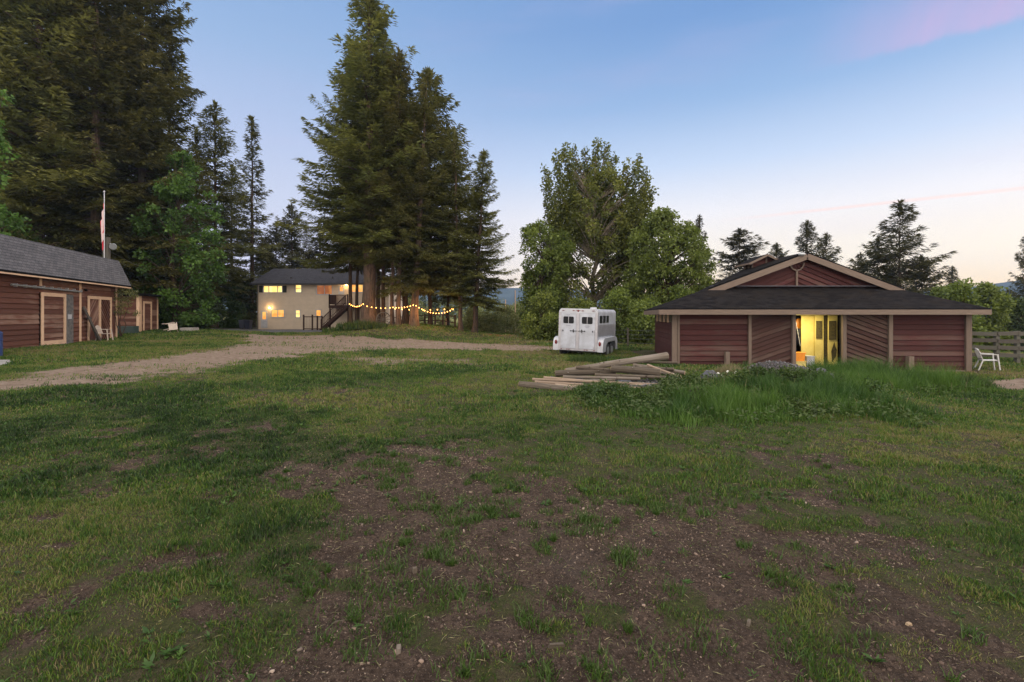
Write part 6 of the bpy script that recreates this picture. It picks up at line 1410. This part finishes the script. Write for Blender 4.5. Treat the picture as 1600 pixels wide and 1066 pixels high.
# larger bits lying on the bare earth
for i, (px, py, l_, w_, h_, a, lb) in enumerate(((623, 1018, .05, .026, .018, 1.8, 'flat tan wood chunk at the bottom of the bare earth'), (545, 971, .17, .008, .007, .25, 'thin pale stick lying at the edge of the grass'), (870, 1012, .09, .02, .02, .1, 'brown bark piece on the bare earth'), (648, 894, .03, .03, .03, .5, 'small pale crumpled leaf on the bare earth'), (1170, 975, .04, .018, .02, .9, 'tan wood chip beside a green weed tuft'), (1228, 903, .022, .018, .010, .4, 'whitish stone chip among the weeds'), (1420, 975, .028, .02, .012, .2, 'white stone chip in the bare patch by the grass'))):
    q = G(px, py, 3); zq = zsample(np.array([q.x]), np.array([q.y]))[0][0]; c, s_ = math.cos(a), math.sin(a); b = MB()
    b.box8([Vector((q.x + (u * l_ * c - v * w_ * s_) * k, q.y + (u * l_ * s_ + v * w_ * c) * k, zq + z_)) for z_, k in ((-.004, 1), (h_, .75)) for u, v in ((-.5, -.4), (.5, -.5), (.45, .5), (-.5, .45))])
    tag(b.build('wood_scrap' if i not in (5, 6) else 'stone_chip', M['logwood'] if i not in (5, 6) else M['cutend'], None, .003), lb, 'debris')
# clumps that stand out
def clump(name, label, px, Y, n, hgt, wid, mat, spread, lean, seed, grp=None, cat='plant', elong=1.):
    rs = np.random.default_rng(seed); q = onground(px, Y); r_ = spread * np.sqrt(rs.uniform(0, 1, n)); a = rs.uniform(0, 6.28, n)
    x = np.cos(a) * r_ * elong; y = np.sin(a) * r_; h = hgt * rs.uniform(.4, 1, n) * (1.1 - .5 * r_ / spread); v0, f0, q0 = blades(x, y, np.zeros(n), h, rs.uniform(.6, 1.2, n) * wid, np.clip(rs.normal(.4, .25, n), 0, 1), rs, lean)
    o = np_mesh(name, v0, f0, mat, None, {'v': ('FACE', q0)}); o.location = q; tag(o, label, cat, grp); return o
clump('grass_clump', 'dark bristling grass clump at the end of the weedy strip before the barn', 1517, 13.2, 1500, .55, .014, M['bushdark'], .42, .55, 301, cat='grass clump')
clump('grass_clump', 'tall bright grass clump in front of the trailer doors', 918, 19.0, 900, .5, .014, GM2, .55, .35, 302, cat='grass clump', elong=1.4)
clump('grass_clump', 'tall green clump growing before the barn doorway', 1300, 14.6, 1300, .62, .015, GM2, .42, .45, 303, cat='grass clump')
clump('grass_clump', 'feathery green clump on the mound beside the barn threshold', 1272, 14.2, 900, .42, .013, GM2, .4, .5, 304, cat='grass clump')
clump('grass_clump', 'yellowish seeding clump at the top of the mound', 1142, 12.9, 900, .5, .011, GM3, .38, .5, 305, cat='grass clump')
clump('grass_clump', 'tall green clump beside the post stub of the barn wall', 1165, 14.5, 700, .6, .013, GM2, .3, .4, 306, cat='grass clump')
clump('grass_clump', 'thick green tuft hanging over the front of the log pile', 945, 10.2, 1300, .36, .013, GM2, .45, .6, 307, cat='grass clump', elong=1.5)
clump('grass_clump', 'bright bushy clump at the foot of the thickest fir', 566, 37.4, 1500, .9, .05, GM, 1.5, .5, 308, cat='grass clump', elong=1.3)
clump('grass_clump', 'green clump trailing down beside the house stair', 537, 40, 900, .7, .05, GM, 1.3, .5, 309, cat='grass clump', elong=1.3)
for i, (px, py) in enumerate(((1122, 584), (1137, 581), (1149, 582), (1152, 585), (1128, 588))):
    Y = 11.9 + .1 * i; q = P(px, py, Y); g0 = gz1(q.x, q.y); t_ = thing('dandelion', ['fluffy white dandelion head lowest by the boulder', 'fluffy white dandelion head second from the boulder', 'fluffy white dandelion head highest of the group', 'fluffy white dandelion head farthest from the boulder', 'small white dandelion head in front of the others'][i], 'flower', (q.x, q.y, g0), 0, 'white seed heads on the mound')
    b = MB(); b.tube([(0, 0, 0), (.01, 0, (q.z - g0) * .6), (0, 0, q.z - g0)], .004, 5); o = b.build('stem', M['bushpale']); o.parent = t_
    b = MB(); b.ball((0, 0, q.z - g0), .032, 9, 7); o = b.build('head', M['flower']); o.parent = t_
wl_ = ['dark leafy weed clump under the mossy log', 'wide dark leafy weed clump left of the dandelions and nearest the lawn', 'leafy weed clump below the blue-grey boulder', 'dark flowering weed clump below the gravel heap', 'bushy weed clump in front of the barn doorway', 'low leafy clump at the tail of the mound']
wl_[1] = 'widest dark leafy weed clump, in front of the log pile at the lawn edge'
for i, (px, Y, wd_, r_) in enumerate(((925, 9.6, .5, .13), (985, 8.9, .8, .17), (1060, 9.1, .7, .16), (1195, 10.4, .7, .19), (1265, 10.4, .6, .18), (1335, 9.7, .6, .14))):
    q = onground(px, Y); rr_ = random.Random(500 + i); pf = [(rr_.uniform(-wd_, wd_), rr_.uniform(-.3, .3), rr_.uniform(.04, .22), r_ * rr_.uniform(.7, 1.2)) for _ in range(13)]
    o = leaf_crown('weed_clump', pf, [M['bushdark'], GM2][i % 2], 510 + i, 5200, .05, .1); o.location = q; tag(o, wl_[i], 'weeds', 'leafy weed clumps on the mound')
# climbing vine on the stable corner
rs_ = random.Random(5); vb = SMB(); vp_ = vb.p(sEnd - .1, .1, .1); t_ = thing('climbing_vine', 'straggling vine climbing the stable corner post', 'vine', vp_); b = MB(); pf = []
for k in range(5):
    pts = [Vector((rs_.uniform(-.2, .3), rs_.uniform(-.1, .2), 0))]
    for j in range(7): pts.append(pts[-1] + Vector((rs_.uniform(-.16, .2), rs_.uniform(-.1, .1), .42)))
    b.tube(pts, [.03 - .003 * j for j in range(8)], 5)
    pf += [(q.x, q.y, q.z, rs_.uniform(.14, .3)) for q in pts[4:]]
pf += [(-1.0, .0, 2.6, .25), (-.6, 0, 2.9, .3), (.5, .3, 2.5, .35), (.8, .3, 2.8, .3), (.9, .5, 1.6, .25)]
o = b.build('stem', M['bark']); o.parent = t_; o = leaf_crown('foliage', pf, M['bushpale'], 8, 900, .09); o.parent = t_
